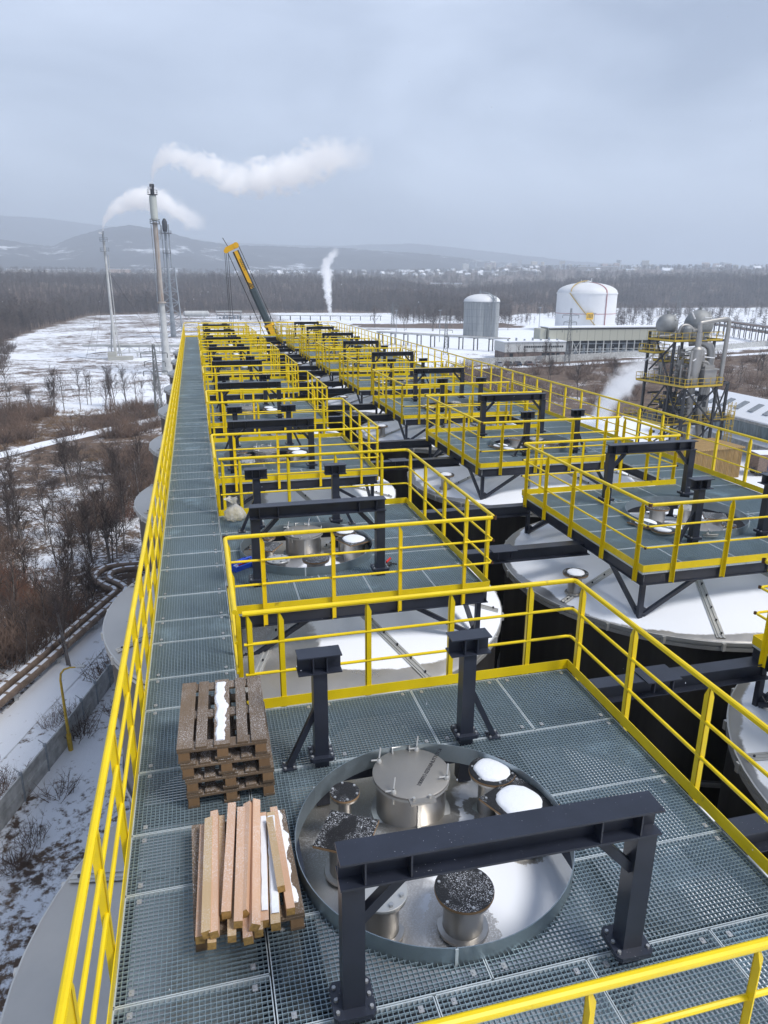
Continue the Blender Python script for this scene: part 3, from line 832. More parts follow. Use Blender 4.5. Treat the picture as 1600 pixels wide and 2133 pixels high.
mb.build('tray', M['blue'], t)
mb = MB(); mb.bar((0, -.19, .11), (0, .19, .11), .035, .03); mb.bar((0, -.18, .05), (0, -.18, .10), .03, .012); mb.bar((0, .18, .05), (0, .18, .10), .03, .012); mb.build('handle', M['blue'], t)
mb = MB(); mb.tube([(.045, -.13, .03), (.05, .10, .03)], .014, 8); mb.tube([(-.04, -.1, .03), (-.05, .12, .03)], .011, 8); mb.build('tools', M['red'], t)
mb = MB(); mb.box(-.07, -.02, -.15, -.05, .013, .05); mb.build('tool_case', M['white'], t)
t = thing('grease_gun', 'small black tool with red handle at the foot of the second portal frame', 'tool', (2.62, 9.95, 0.003), R(25))
mb = MB(); mb.tube([(-.1, -.05, .03), (.05, .0, .03)], .03, 10); mb.tube([(.05, 0, .03), (.13, -.06, .015)], .012, 8); mb.build('body', M['blackp'], t)
mb = MB(); mb.tube([(-.02, .02, .06), (.10, .07, .08)], .017, 8); mb.build('handle', M['red'], t)
mb = MB(); mb.lathe([(.001, 0), (.035, .0), (.035, .16), (.02, .19), (.001, .19)], 12, (-.10, .12, 0)); mb.build('bottle', M['white'], t)
# ------------------------------------------------------------------ terrain
import numpy as np
def lerp_tab(tab, x):
    if x <= tab[0][0]: return tab[0][1]
    for (a, b), (c, d) in zip(tab, tab[1:]):
        if x <= c: return b + (d - b) * (x - a) / (c - a)
    return tab[-1][1]
def sstep(a, b, x):
    t = min(1, max(0, (x - a) / (b - a))); return t * t * (3 - 2 * t)
EDGE = [(-40, 120), (-20, 150), (-16, 190), (-13, 340), (-10, 450), (-7, 605), (3, 640), (12, 640), (18, 600), (22, 570), (27, 680), (32, 830), (42, 930), (60, 930), (90, 400), (180, 400)]
RISE = [(-40, 22), (12, 22), (18, 12), (22, 11), (27, 16), (32, 24), (42, 28), (90, 28)]
FAR_Z = [(-40, 34), (5, 32), (14, 34), (21, 40), (26, 50), (35, 50), (60, 46)]
def gz(x, y):
    r = math.hypot(x, y); az = math.degrees(math.atan2(x, y))
    if abs(az) > 100: return GZ
    e = lerp_tab(EDGE, az); k = min(900, max(e, 560))
    z = GZ + lerp_tab(RISE, az) * sstep(k, 1150, r)
    if r > 1250: z += (lerp_tab(FAR_Z, az) - z) * sstep(1250, 2700, r)
    if r < 1200 and r > 40: z += 0.25 * noise.noise(Vector((x * .03, y * .03, 0))) + (.10 * noise.noise(Vector((x * .15, y * .15, 3))) if x < -4.5 or x > 20 else 0)
    return z
def veg(x, y):
    """how much dry growth (1) or clean snow (0) covers the ground"""
    v = 0.0
    if x < -4 and y < 175:
        v = .50
        if y > 108 + (x + 28) * -0.0 and y < 150: v = .74                     # brown grass beyond the track
        if y < 64: v = .50
        d = x - (-12.8 + (y - 42) * .34)                                        # strip between the pipes and the fence
        if 1.0 < d < 5 and y < 58: v = .40
        if x > -9.5 + (y - 31) * .3 and y < 50: v = .52
        if 148 <= y: v = .18
        if y >= 160: v = .2
    if y >= 160 and x < 70 and y < 640: v = .43 + .08 * sstep(330, 470, y)
    if x < -.235 * y - 6 and y > 120: v = .97
    if x > 20 and 118 < y < 214 + (x - 95) * .22 and x > 40 + .0 * y and y > 122 + .0 * x: v = .85
    if x > 62 and y < 122: v = .0 if x < 100 else .6
    if x > 66 and y >= 214 + (x - 95) * .22 and y < 300: v = .26
    if 90 < x < 330 and 390 < y < 440: v = .95 if x < 190 else .15
    if x > 60 and y >= 440: v = .25
    r = math.hypot(x, y); az = math.degrees(math.atan2(x, y))
    if r > lerp_tab(EDGE, az) * .99: v = .92
    if r > 1500: v = .8
    return v
rs = [0, 8]
while rs[-1] < 9500: rs.append(rs[-1] * 1.032 + .35)
rs[-1] = 9600
NA = 540
verts = [(0, 0, GZ)]; vc = [0.1]
for r in rs[1:]:
    for j in range(NA):
        a = 2 * PI * j / NA; x, y = r * math.sin(a), r * math.cos(a)
        verts.append((x, y, gz(x, y))); vc.append(veg(x, y))
faces = [(0, 1 + (j + 1) % NA, 1 + j) for j in range(NA)]
for i in range(len(rs) - 2):
    b = 1 + i * NA
    for j in range(NA): faces.append((b + j, b + (j + 1) % NA, b + NA + (j + 1) % NA, b + NA + j))
me = bpy.data.meshes.new('ground'); me.from_pydata(verts, [], faces)
at_ = me.attributes.new('veg', 'FLOAT', 'POINT'); at_.data.foreach_set('value', vc)
me.polygons.foreach_set('use_smooth', [True] * len(faces))
ground = bpy.data.objects.new('ground', me); COL.objects.link(ground); struct(ground)
def ground_mat():
    m = Mat('snowy_ground'); a = m.n('ShaderNodeAttribute', attribute_name='veg'); v = a.outputs['Fac']; w = m.world()
    big = m.noise(.035, 5, .6, co=w); mid = m.noise(.22, 7, .7, co=w, dist=.8); fine = m.noise(2.4, 5, .7, co=w); streak = m.noise(.07, 6, .7, co=w, dist=1.6)
    f = m.math('MULTIPLY_ADD', m.math('SUBTRACT', mid, .5), 1.5, v)
    f = m.math('MULTIPLY_ADD', m.math('SUBTRACT', big, .5), 1.1, f)
    f = m.math('MULTIPLY_ADD', m.math('SUBTRACT', streak, .5), .7, f)
    f = m.math('MULTIPLY_ADD', m.math('SUBTRACT', fine, .5), 1.5, f)
    k = m.ramp(f, (.40, 0.0), (.62, 1.0))
    br = m.ramp(m.noise(.5, 5, .7, co=w), (.3, (.060, .042, .034)), (.5, (.115, .075, .050)), (.7, (.20, .135, .085)))
    m.set('Base Color', m.mix(k, SNOW, br)).set('Roughness', .85)
    m.bump(fine, .5, .12); return m.m
me.materials.append(ground_mat())

def sheet(name, pts, w, dz, mat):
    mb = MB(); vs = []
    P = [Vector((*p, 0)) for p in pts]
    fine = []
    for a, b in zip(P, P[1:]):
        n = max(1, int((b - a).length / 2.5))
        fine += [a + (b - a) * k / n for k in range(n)]
    fine.append(P[-1])
    for i, p in enumerate(fine):
        d = (fine[min(i + 1, len(fine) - 1)] - fine[max(0, i - 1)]).normalized(); s = Vector((d.y, -d.x, 0)); wob = .25 * noise.noise(p * .21)
        for t in (-.5, -.17, .17, .5): q = p + s * t * (w + wob); vs.append((q.x, q.y, gz(q.x, q.y) + dz))
    mb.add(vs, [(i * 4 + j, i * 4 + j + 1, i * 4 + j + 5, i * 4 + j + 4) for i in range(len(fine) - 1) for j in range(3)], 0, True)
    return struct(mb.build(name, mat))
def pathmat(name, thr):
    m = Mat(name); w = m.world(); k = m.ramp(m.noise(1.1, 6, .7, co=w), (thr, 0.0), (thr + .14, .85))
    m.set('Base Color', m.mix(k, SNOW, (.17, .14, .12))).set('Roughness', .85); return m.m
M['path'] = pathmat('trodden_snow', .62); M['path2'] = pathmat('snowy_track', .55)
sheet('path', [(-44, 92), (-34, 105), (-28.6, 112), (-23.4, 119.3), (-17.2, 126.3), (-8.5, 136.9), (-2, 146)], 3.2, .10, M['path'])
sheet('path', [(-14.5, 31), (-12.1, 38), (-10.0, 44), (-7.6, 51), (-6, 56)], 2.4, .05, M['path'])
sheet('road', [(62, 205), (78, 203), (90, 203.5), (110, 206), (140, 213), (200, 226), (300, 250)], 5, .10, M['path2'])
sheet('road', [(100, 232), (155, 222), (187, 233), (240, 268), (330, 330)], 6, .11, M['path2'])
sheet('road', [(60, 420), (105, 395), (150, 378), (186, 384)], 9, .12, M['path'])
mb = MB(); n = 72
vs = [(-25 + r * math.cos(2 * PI * i / n), 268 + r * 1.05 * math.sin(2 * PI * i / n)) for r in (11.8, 14.4) for i in range(n)]
mb.add([(x, y, gz(x, y) + .16) for x, y in vs], [(i, (i + 1) % n, n + (i + 1) % n, n + i) for i in range(n)], 0, True)
struct(mb.build('path', M['path']))

# ------------------------------------------------------------------ hills
MAIN = [(-15.6, .0434), (-12.25, .0466), (-10.55, .0422), (-9.08, .0401), (-7.47, .0527), (-5.71, .0616), (-3.94, .0663), (-2.01, .0622), (.26, .0517), (2.96, .0445), (5.74, .0445), (8.56, .0427), (11.41, .0425), (14.28, .0392), (16.8, .037), (19.67, .0319), (23.24, .0254), (28.46, .019), (35.07, .0144), (41.16, .0111), (46.65, .0095)]
FARH = [(-15.35, .0712), (-12.05, .0722), (-9.16, .0705), (-6.76, .0665), (-3, .0601), (1.94, .0477), (7.15, .0459), (10.7, .0453), (13.56, .048), (16.43, .0482), (19.65, .0442), (23.2, .0372), (28.43, .0266), (41.1, .0175)]
def hill_mat():
    m = Mat('wooded_hillside'); w = m.world(); x = m.xyz(w)
    a = m.noise(.0016, 6, .62, co=w, stretch=(1, 1, 2.5)); b = m.noise(.011, 5, .7, co=w); 
    f = m.math('MULTIPLY_ADD', m.math('SUBTRACT', b, .5), .55, a)
    f = m.math('SUBTRACT', f, m.math('MULTIPLY', x[2], .0003))
    k = m.ramp(f, (.57, 0.0), (.66, .9))
    m.set('Base Color', m.mix(k, m.ramp(b, (.35, (.016, .018, .021)), (.7, (.042, .040, .041))), SNOW)).set('Roughness', .95); return m.m
M['hill'] = hill_mat()
def hill_z(tab, r0, r1, amp, a, r):
    zc = 4.15 + r1 * lerp_tab(tab, a); u = max(0, (r - r0) / (r1 - r0)); x, y = r * math.sin(R(a)), r * math.cos(R(a))
    return 28 + (zc - 28) * u ** 1.35 + amp * u ** .5 * noise.fractal(Vector((x * .0016, y * .0016, 7)), .9, 2.1, 5) * (1 - .75 * sstep(.8, 1, u))
def hill(name, tab, r0, r1, r2, amp):
    vs = []; nr = 22; azs = [(-48 + .2 * i) for i in range(int(125 / .2))]
    for a in azs:
        t = lerp_tab(tab, a) if True else 0
        zc = 4.15 + r1 * t
        for k in range(nr + 4):
            u = k / nr
            if u <= 1: r = r0 + (r1 - r0) * u; z = 28 + (zc - 28) * (u ** 1.35)
            else: r = r1 + (r2 - r1) * (u - 1) * nr / 3; z = zc - (zc - 10) * .5 * ((u - 1) * nr / 3)
            x, y = r * math.sin(R(a)), r * math.cos(R(a))
            if k: z += amp * (min(1, u) ** .5) * (noise.fractal(Vector((x * .0016, y * .0016, 7)), .9, 2.1, 5) * (.55 if u > .97 else 1.0) if u < 1.01 else 0) * (1 - .75 * sstep(.8, 1, min(1, u)))
            if abs(u - 1) < .001: z += rnd.uniform(-.6, .9) * 3
            vs.append((x, y, z))
    m = nr + 4; fs = [(i * m + k, i * m + k + 1, (i + 1) * m + k + 1, (i + 1) * m + k) for i in range(len(azs) - 1) for k in range(m - 1)]
    mb = MB(); mb.add(vs, fs, 0, True); return struct(mb.build(name, M['hill'], sharp=0))
hill('hills', MAIN, 2900, 4500, 5400, 46)
hill('hills', FARH, 5400, 7600, 8800, 60)

# ------------------------------------------------------------------ forest, brush, bare trees
def twig_mat(name, a, b, scale=.05):
    m = Mat(name); w = m.world()
    m.set('Base Color', m.ramp(m.noise(scale, 5, .7, co=w), (.32, a), (.68, b))).set('Roughness', .9); return m.m
M['forest'] = twig_mat('leafless_forest', (.048, .038, .036), (.125, .096, .085), .03)
M['twig'] = twig_mat('bare_twigs', (.042, .033, .031), (.11, .082, .070), .3)
M['twig2'] = twig_mat('reddish_brush', (.055, .042, .038), (.19, .125, .092), .22)
M['trunk'] = twig_mat('grey_bark', (.12, .105, .095), (.24, .215, .20), .9)
M['grass'] = twig_mat('dry_grass', (.14, .085, .045), (.27, .18, .10), .2)
def tri_stick(vs, fs, p, q, w):
    d = q - p; a = d.orthogonal().normalized(); b = d.normalized().cross(a); o = len(vs)
    for t in (0, 2.094, 4.189): vs.append(p + (a * math.cos(t) + b * math.sin(t)) * w)
    vs.append(q)
    fs += [(o, o + 1, o + 3), (o + 1, o + 2, o + 3), (o + 2, o, o + 3)]
def grow(vs, fs, p, d, l, w, depth, rg, spread=.75, up=.06):
    q = p + d * l; tri_stick(vs, fs, p, q + d * l * .15, w)
    if depth == 0: return
    for k in range(rg.choice((2, 3, 3))):
        t = rg.uniform(.35, 1.0); e = (d + Vector((rg.uniform(-1, 1), rg.uniform(-1, 1), rg.uniform(-.7, .7))) * spread + Vector((0, 0, up))).normalized()
        grow(vs, fs, p + d * l * t, e, l * rg.uniform(.55, .8), w * .62, depth - 1, rg, spread, up)
def proto_tree(seed, depth=4, stems=1):
    rg = random.Random(seed); tv, tf, cv, cf = [], [], [], []
    for s in range(stems):
        p = Vector((rg.uniform(-.1, .1), rg.uniform(-.1, .1), -.02)); d = Vector((rg.uniform(-.12, .12), rg.uniform(-.12, .12), 1)).normalized()
        q = p + d * .55; tri_stick(tv, tf, p, p + d * .95, .017)
        for k in range(14):
            t = rg.uniform(.2, .95); e = (d + Vector((rg.uniform(-1, 1), rg.uniform(-1, 1), rg.uniform(-.1, .6))) * .75).normalized()
            grow(cv, cf, p + d * .9 * t, e, (.30 - .17 * t) * rg.uniform(.8, 1.2), .0062, depth - 1, rg)
    def mk(n, v, f, m):
        me = bpy.data.meshes.new(n); me.from_pydata([tuple(x) for x in v], [], f); me.materials.append(m); return me
    return mk('trunk', tv, tf, M['trunk']), mk('crown', cv, cf, M['twig'])
TREES = [proto_tree(s, 4, st) for s, st in ((1, 1), (2, 1), (3, 2), (4, 1), (5, 3), (6, 2))]
def bare_tree(x, y, h, k, label, group, wide=1.0):
    t = thing('bare_tree', label, 'tree', (x, y, gz(x, y) - .05), rnd.uniform(0, 6.28), group)
    for nm, me in zip(('trunk', 'crown'), TREES[k]):
        o = bpy.data.objects.new(nm, me); COL.objects.link(o); o.parent = t; o.scale = (h * wide, h * wide, h)
def merge(name, tmpl, places, mat):
    """many copies of the template stick clumps in one mesh; places: x,y,z,h,rot,k,wide"""
    V = []; Fc = []; off = 0
    T = [(np.array([tuple(v) for v in vs]), np.array(fs)) for vs, fs in tmpl]
    for (x, y, z, h, ro, k, wd) in places:
        v, f = T[k]; c, s = math.cos(ro), math.sin(ro)
        V.append(np.stack([(v[:, 0] * c - v[:, 1] * s) * h * wd + x, (v[:, 0] * s + v[:, 1] * c) * h * wd + y, v[:, 2] * h + z], 1)); Fc.append(f + off); off += len(v)
    V = np.concatenate(V).astype(np.float32); Fc = np.concatenate(Fc).astype(np.int32)
    me = bpy.data.meshes.new(name); me.vertices.add(len(V)); me.vertices.foreach_set('co', V.ravel())
    me.loops.add(Fc.size); me.loops.foreach_set('vertex_index', Fc.ravel()); me.polygons.add(len(Fc)); me.polygons.foreach_set('loop_start', np.arange(0, Fc.size, 3, dtype=np.int32))
    me.update(calc_edges=True); me.materials.append(mat)
    o = bpy.data.objects.new(name, me); COL.objects.link(o); return o
def far_tmpl(seed, nb, w):
    rg = random.Random(seed); vs, fs = [], []
    tri_stick(vs, fs, Vector((0, 0, -.05)), Vector((rg.uniform(-.05, .05), rg.uniform(-.05, .05), 1)), .010 * w)
    for k in range(nb):
        t = rg.uniform(.12, .92); a = rg.uniform(0, 6.28); l = rg.uniform(.12, .34) * (1.15 - t * .6)
        tri_stick(vs, fs, Vector((0, 0, t)), Vector((math.cos(a) * l * 1.1, math.sin(a) * l * 1.1, t + l * rg.uniform(.1, 1))), .010 * w)
    return vs, fs
def bush_tmpl(seed, n, w):
    rg = random.Random(seed); vs, fs = [], []
    for k in range(n):
        a = rg.uniform(0, 6.28); r = rg.uniform(0, .35); p = Vector((math.cos(a) * r, math.sin(a) * r, -.03)); s = rg.uniform(.05, .55)
        q = p + Vector((math.cos(a + rg.uniform(-.6, .6)) * s, math.sin(a + rg.uniform(-.6, .6)) * s, rg.uniform(.45, 1))); tri_stick(vs, fs, p, q, w)
        for j in range(3):
            m = p.lerp(q, rg.uniform(.3, .8)); tri_stick(vs, fs, m, m + Vector((rg.uniform(-.2, .2), rg.uniform(-.2, .2), rg.uniform(.1, .32))), w * .7)
    return vs, fs
FT = [far_tmpl(s, 38, 1.1) for s in range(6)]
pl = []; rg = random.Random(11)
while len(pl) < 18000:
    az = rg.uniform(-19, 46); e = lerp_tab(EDGE, az); u = rg.random() ** 1.5
    r = e + u * (1250 - e) if e < 1200 else e
    if rg.random() > (r / 1250) ** .35: continue
    x, y = r * math.sin(R(az)), r * math.cos(R(az))
    if 24 < az < 44 and r < 760 and noise.noise(Vector((x * .012, y * .012, 2))) < .12: continue
    h = rg.uniform(7, 13) * (1.0 if r > 420 else .72) * (.6 if r < e * 1.04 else 1) * (.9 + .75 * noise.noise(Vector((x * .012, y * .012, 0))) + .2 * noise.noise(Vector((x * .05, y * .05, 4))))
    pl.append((x, y, gz(x, y), h, rg.uniform(0, 6.28), rg.randrange(6), rg.uniform(.8, 1.3)))
tag(merge('forest', FT, pl, M['forest']), 'wide belt of bare brown woodland along the horizon', 'forest', None, 'stuff')
pl = []
while len(pl) < 1100:
    az = rg.uniform(15, 45); r = rg.uniform(455, 760)
    x, y = r * math.sin(R(az)), r * math.cos(R(az))
    if math.hypot(x - 205, y - 362) < 40 or (r > 640 and rg.random() < .4): continue
    if 24 < az and noise.noise(Vector((x * .015, y * .015, 2))) < .05: continue
    pl.append((x, y, gz(x, y), rg.uniform(5, 10), rg.uniform(0, 6.28), rg.randrange(6), rg.uniform(.9, 1.5)))
tag(merge('woodland', FT, pl, M['forest']), 'looser belt of bare trees behind the two big round tanks', 'woodland', None, 'stuff')
pl = []
while len(pl) < 3800:
    az = rg.uniform(-18, 46); r = 1250 + 1500 * rg.random() ** 1.3
    x, y = r * math.sin(R(az)), r * math.cos(R(az))
    if noise.noise(Vector((x * .004, y * .004, 6))) < -.12: continue
    pl.append((x, y, gz(x, y), rg.uniform(9, 17), rg.uniform(0, 6.28), rg.randrange(6), rg.uniform(1.5, 2.6)))
tag(merge('far_woods', FT, pl, M['forest']), 'hazy woods between the forest edge and the distant town', 'woods', None, 'stuff')
BT = [bush_tmpl(s, 34, .011) for s in range(6)]
def scatter(n, fx, fy, ok, hs, wd=(.8, 1.6)):
    o = []
    while len(o) < n:
        x, y = rg.uniform(*fx), rg.uniform(*fy)
        if not ok(x, y): continue
        o.append((x, y, gz(x, y) - .03, rg.uniform(*hs), rg.uniform(0, 6.28), rg.randrange(6), rg.uniform(*wd)))
    return o
def pipe_d(x, y): return x - (-12.8 + (y - 42) * .34)
def okL(x, y):
    if x > -5.5: return False
    t = y - (112 + (x + 28.6) * 1.18)                        # distance past the track
    if abs(t) < 3.5: return False
    if pipe_d(x, y) > -1.2 and y < 64: return False
    return noise.noise(Vector((x * .07, y * .05, 9))) > (.06 if y < 92 else .12 if t < 0 else .02)
pl = scatter(760, (-48, -5.5), (36, 150), okL, (1.3, 3.8))
tag(merge('brush', BT, pl, M['twig2']), 'tangled reddish brown brush on the snowy ground left of the walkway', 'brush', None, 'stuff')
def okF(x, y): return abs(pipe_d(x, y) - 6.2) < 2.2 and rg.random() < .8 and x < -5.6
pl = scatter(26, (-16, -4), (26, 46), okF, (.7, 1.7))
tag(merge('shrubbery', BT, pl, M['twig2']), 'low brown shrubs along the concrete fence', 'shrubs', None, 'stuff')
pl = scatter(620, (45, 245), (120, 235), lambda x, y: y < 202 + max(0, (x - 110)) * .22 and noise.noise(Vector((x * .05, y * .05, 4))) > -.25 and not (56 < x < 92 and y < 135), (1.4, 4.0), (.9, 1.8))
tag(merge('scrub', BT, pl, M['twig2']), 'dark scrub covering the bank behind the process tower', 'scrub', None, 'stuff')
pl = scatter(420, (-150, -40), (140, 620), lambda x, y: -.30 * y - 12 < x < -.175 * y - 14, (2.0, 6.5), (.8, 1.5))
tag(merge('thicket', BT, pl, M['twig']), 'dense leafless thicket along the left edge of the snowy field', 'thicket', None, 'stuff')
UT = [bush_tmpl(80 + s, 26, .008) for s in range(6)]
pl = scatter(2300, (-46, -5.5), (38, 116), lambda x, y: okL(x, y) or rg.random() < .35 and x < -5.6 and not (pipe_d(x, y) > -1.2 and y < 64) and abs(y - (112 + (x + 28.6) * 1.18)) > 3, (.4, 1.3), (.9, 1.8))
tag(merge('undergrowth', UT, pl, M['twig']), 'fine dry undergrowth poking through the snow among the left bare trees', 'undergrowth', None, 'stuff')
M['rusty'] = twig_mat('rust_coloured_leaves', (.10, .045, .030), (.24, .11, .065), .5)
pl = scatter(70, (-24, -8.5), (52, 84), lambda x, y: okL(x, y) and noise.noise(Vector((x * .11, y * .08, 21))) > .12, (1.4, 3.0), (.7, 1.1))
tag(merge('rusty_shrubs', UT, pl, M['rusty']), 'rust-coloured shrubs still holding dead leaves among the left trees', 'shrubs', None, 'stuff')
GT = [bush_tmpl(40 + s, 40, .010) for s in range(4)]
pl = [(x, y, z, h, a, k % 4, w) for x, y, z, h, a, k, w in scatter(520, (-48, -5), (104, 152), lambda x, y: (y - (112 + (x + 28.6) * 1.18)) > 3.5 or noise.noise(Vector((x * .09, y * .09, 1))) > .2, (.4, .9), (1.2, 2.2))]
tag(merge('dry_grass', GT, pl, M['grass']), 'tussocks of dry brown grass beyond the snowy track', 'grass', None, 'stuff')
G1 = 'bare trees in the brush left of the walkway'
spots = [(x, y) for x, y in ((-9.5, 47.5), (-11.5, 45), (-10.4, 50.5), (-12.8, 49), (-9.2, 53.5), (-11.2, 55), (-13.8, 53.5), (-9.7, 58.5), (-12, 60), (-15, 58), (-8.6, 63.5), (-10.8, 65.5), (-14, 65), (-7.6, 68), (-9.8, 71), (-13, 72), (-16.5, 69),
        (-8, 75), (-11, 78), (-15.5, 79), (-19, 76), (-7.2, 82), (-9.5, 86), (-14, 88), (-18.5, 86), (-22, 90), (-8.5, 95), (-12.5, 98), (-17, 99), (-10, 46), (-11.8, 51.5), (-13.2, 57), (-10.3, 61), (-8.9, 66), (-12.2, 63), (-11.5, 69), (-8.3, 72), (-15.5, 73), (-9, 79), (-13, 82), (-16, 93), (-21, 84), (-24, 97), (-10.5, 91), (-14.6, 46.5), (-16.5, 55), (-17.5, 62), (-18, 72), (-20, 80))]
for k, (x, y) in enumerate(spots):
    bare_tree(x, y, rnd.uniform(4.0, 6.8), k % 6, 'bare leafless tree in the snowy brush between pipelines and track', G1, rnd.uniform(.8, 1.2))
for k, (x, y) in enumerate([(-37.5 + 2.0 * i + rnd.uniform(-.8, .8), 153 + rnd.uniform(-3, 6)) for i in range(16)]):
    bare_tree(x, y, rnd.uniform(4.5, 8.5), k % 6, 'bare tree in the row along the near edge of the snowy field', 'row of bare trees before the snowy field', rnd.uniform(.8, 1.2))
for k, (x, y) in enumerate([(96 + 2.6 * i + rnd.uniform(-1, 1), 214 + rnd.uniform(-2, 2)) for i in range(9)]):
    bare_tree(x, y, rnd.uniform(5, 8), k % 6, 'slender bare tree in front of the low white and brick building', 'bare trees before the low building', .7)
for k, (x, y) in enumerate([(72 + 9 * i + rnd.uniform(-4, 4), 140 + rnd.uniform(-10, 40)) for i in range(14)]):
    bare_tree(x, y, rnd.uniform(5, 8.5), k % 6, 'bare tree standing in the scrub behind the process tower', 'bare trees in the scrub on the right', .95)
for k, (x, y) in enumerate([(105, 372), (110, 380), (131, 395), (148, 388), (120, 368), (96, 402), (164, 372), (158, 394)]):
    bare_tree(x, y, rnd.uniform(9, 13), k % 6, 'tall bare tree beside the field behind the grey tank', 'tall bare trees behind the grey tank', 1.0)

# ------------------------------------------------------------------ left: fence, lamp, pipelines, cable
M['conc'] = paint('grey_concrete', (.46, .47, .465), .85, .25, vscale=2.0); M['concrete_pale'] = paint('pale_concrete', (.42, .42, .38), .8, .15)
M['lampy'] = paint('yellow_lamp_paint', (.52, .34, .03), .5, .2)
fp = [(-12.6, 22.8), (-10.35, 30.4), (-8.25, 36.9), (-6.7, 42.4), (-5.2, 47.5)]
pts = []
for a, b in zip(fp, fp[1:]):
    a, b = Vector((*a, 0)), Vector((*b, 0)); n = round((b - a).length / 2.1)
    pts += [a + (b - a) * k / n for k in range(n)]
t = thing('concrete_fence', 'grey concrete panel fence running past the yellow lamp post', 'fence', (pts[0].x, pts[0].y, GZ)); o0 = pts[0]
for p, q in zip(pts, pts[1:]):
    mb = MB(); a, b = p - o0, q - o0
    for k in range(4): mb.bar(a + (b - a) * .03 + Vector((0, 0, .2 + .37 * k)), a + (b - a) * .97 + Vector((0, 0, .2 + .37 * k)), .05 + .03 * (k % 2), .34)
    mb.build('panel', M['conc'], t)
for p in pts:
    mb = MB(); a = p - o0; mb.box(a.x - .07, a.x + .07, a.y - .07, a.y + .07, -.1, 1.62); mb.bar((a.x, a.y, 1.6), (a.x - .28, a.y + .08, 1.85), .03, .03); mb.build('fence_post', M['greysteel'], t)
t = thing('street_lamp', 'slim yellow lamp post with curved arm beside the concrete fence', 'street lamp', (-8.1, 36.3, GZ))
mb = MB(); mb.tube([(0, 0, 0), (0, 0, 1.0)], .13, 12); mb.tube([(0, 0, 1.0), (0, 0, 4.3), (.06, 0, 4.65), (.25, 0, 4.88), (.55, 0, 4.95), (.85, 0, 4.93)], [.085, .06, .055, .05, .045, .04], 10); mb.build('pole', M['lampy'], t)
mb = MB(); mb.tube([(.82, 0, 4.95), (.92, 0, 4.96), (1.25, 0, 4.93), (1.32, 0, 4.91)], [.05, .1, .09, .03], 10); mb.build('lamp_head', M['pale'], t)
def insul():
    m = Mat('insulated_pipe_cladding'); u = m.n('ShaderNodeAttribute', attribute_name='along'); b = m.noise(1.4, 5, .65)
    c = m.ramp(b, (.3, (.12, .085, .062)), (.55, (.24, .175, .13)), (.75, (.38, .31, .25)))
    st = m.math('FRACT', m.math('MULTIPLY', u.outputs['Fac'], .95)); k = m.math('GREATER_THAN', st, .22)
    k = m.math('MULTIPLY', k, m.ramp(m.up(), (.86, 0.0), (.92, .9)))
    m.set('Base Color', m.mix(k, c, SNOW)).set('Roughness', .7); return m.m
M['insul'] = insul()
def smooth(pts, n=6):
    P = [Vector(p) for p in pts]; o = []
    for i in range(len(P) - 1):
        a, b, c, d = P[max(0, i - 1)], P[i], P[i + 1], P[min(len(P) - 1, i + 2)]
        for k in range(n):
            t = k / n; o.append(.5 * ((2 * b) + (c - a) * t + (2 * a - 5 * b + 4 * c - d) * t * t + (3 * b - a - 3 * c + d) * t ** 3))
    o.append(P[-1]); return o
ZP = GZ + .85
def pipeline(name, lab, pts, r):
    P = smooth([(x, y, ZP) for x, y in pts]); mb = MB(); mb.tube(P, r, 14)
    t = thing(name, lab, 'pipeline', (P[0].x, P[0].y, GZ), 0, 'insulated pipelines on the left'); O = Vector((P[0].x, P[0].y, GZ)); mb.v = [tuple(Vector(v) - O) for v in mb.v]
    o = mb.build('pipe', M['insul'], t); s = 0; al = []
    for i, p in enumerate(P):
        if i: s += (p - P[i - 1]).length
        al += [s] * 14
    a = o.data.attributes.new('along', 'FLOAT', 'POINT'); a.data.foreach_set('value', al); return t
A = [(-17.5, 31), (-14.6, 37.6), (-12.8, 42.2), (-11.7, 44.8), (-10.1, 49), (-8.2, 53.9), (-7.55, 55.8), (-8.5, 57.2), (-9.4, 59), (-9.0, 60.9), (-7.7, 61.5), (-5.6, 61.4), (-3, 61.3)]
B = [(-16.9, 30.6), (-14.0, 37.0), (-12.15, 41.6), (-11.05, 44.2), (-9.45, 48.4), (-7.6, 53.2), (-6.75, 55.6), (-7.2, 57.0), (-8.2, 58.4), (-8.2, 59.8), (-7.2, 60.4), (-5.4, 60.3), (-3, 60.2)]
pipeline('pipeline', 'snow-striped insulated pipeline, outer one of the two bending left', A, .28)
pipeline('pipeline', 'snow-striped insulated pipeline, inner one nearer the fence', B, .28)
def trestle(k, x, y):
    t = thing('pipe_trestle', 'low concrete trestle carrying the two snow-striped pipelines', 'trestle', (x, y, GZ), R(20), 'trestles under the two pipelines')
    mb = MB(); mb.box(-.75, .75, -.16, .16, .42, .57); mb.build('beam', M['conc'], t)
    for s in (-.5, .5): mb = MB(); mb.box(s - .1, s + .1, -.13, .13, -.1, .419); mb.build('leg', M['conc'], t)
for k, (x, y) in enumerate(((-14.3, 37.3), (-12.45, 41.9), (-10.75, 46.1), (-9.0, 50.7), (-7.5, 54.4))): trestle(k, x, y)
P = smooth([(-2.1, 11.2, -1.9), (-2.35, 10.0, -2.2), (-2.75, 8.8, -2.5), (-3.0, 8.0, -2.7), (-3.05, 7.3, -2.85)], 4)
mb = MB(); 
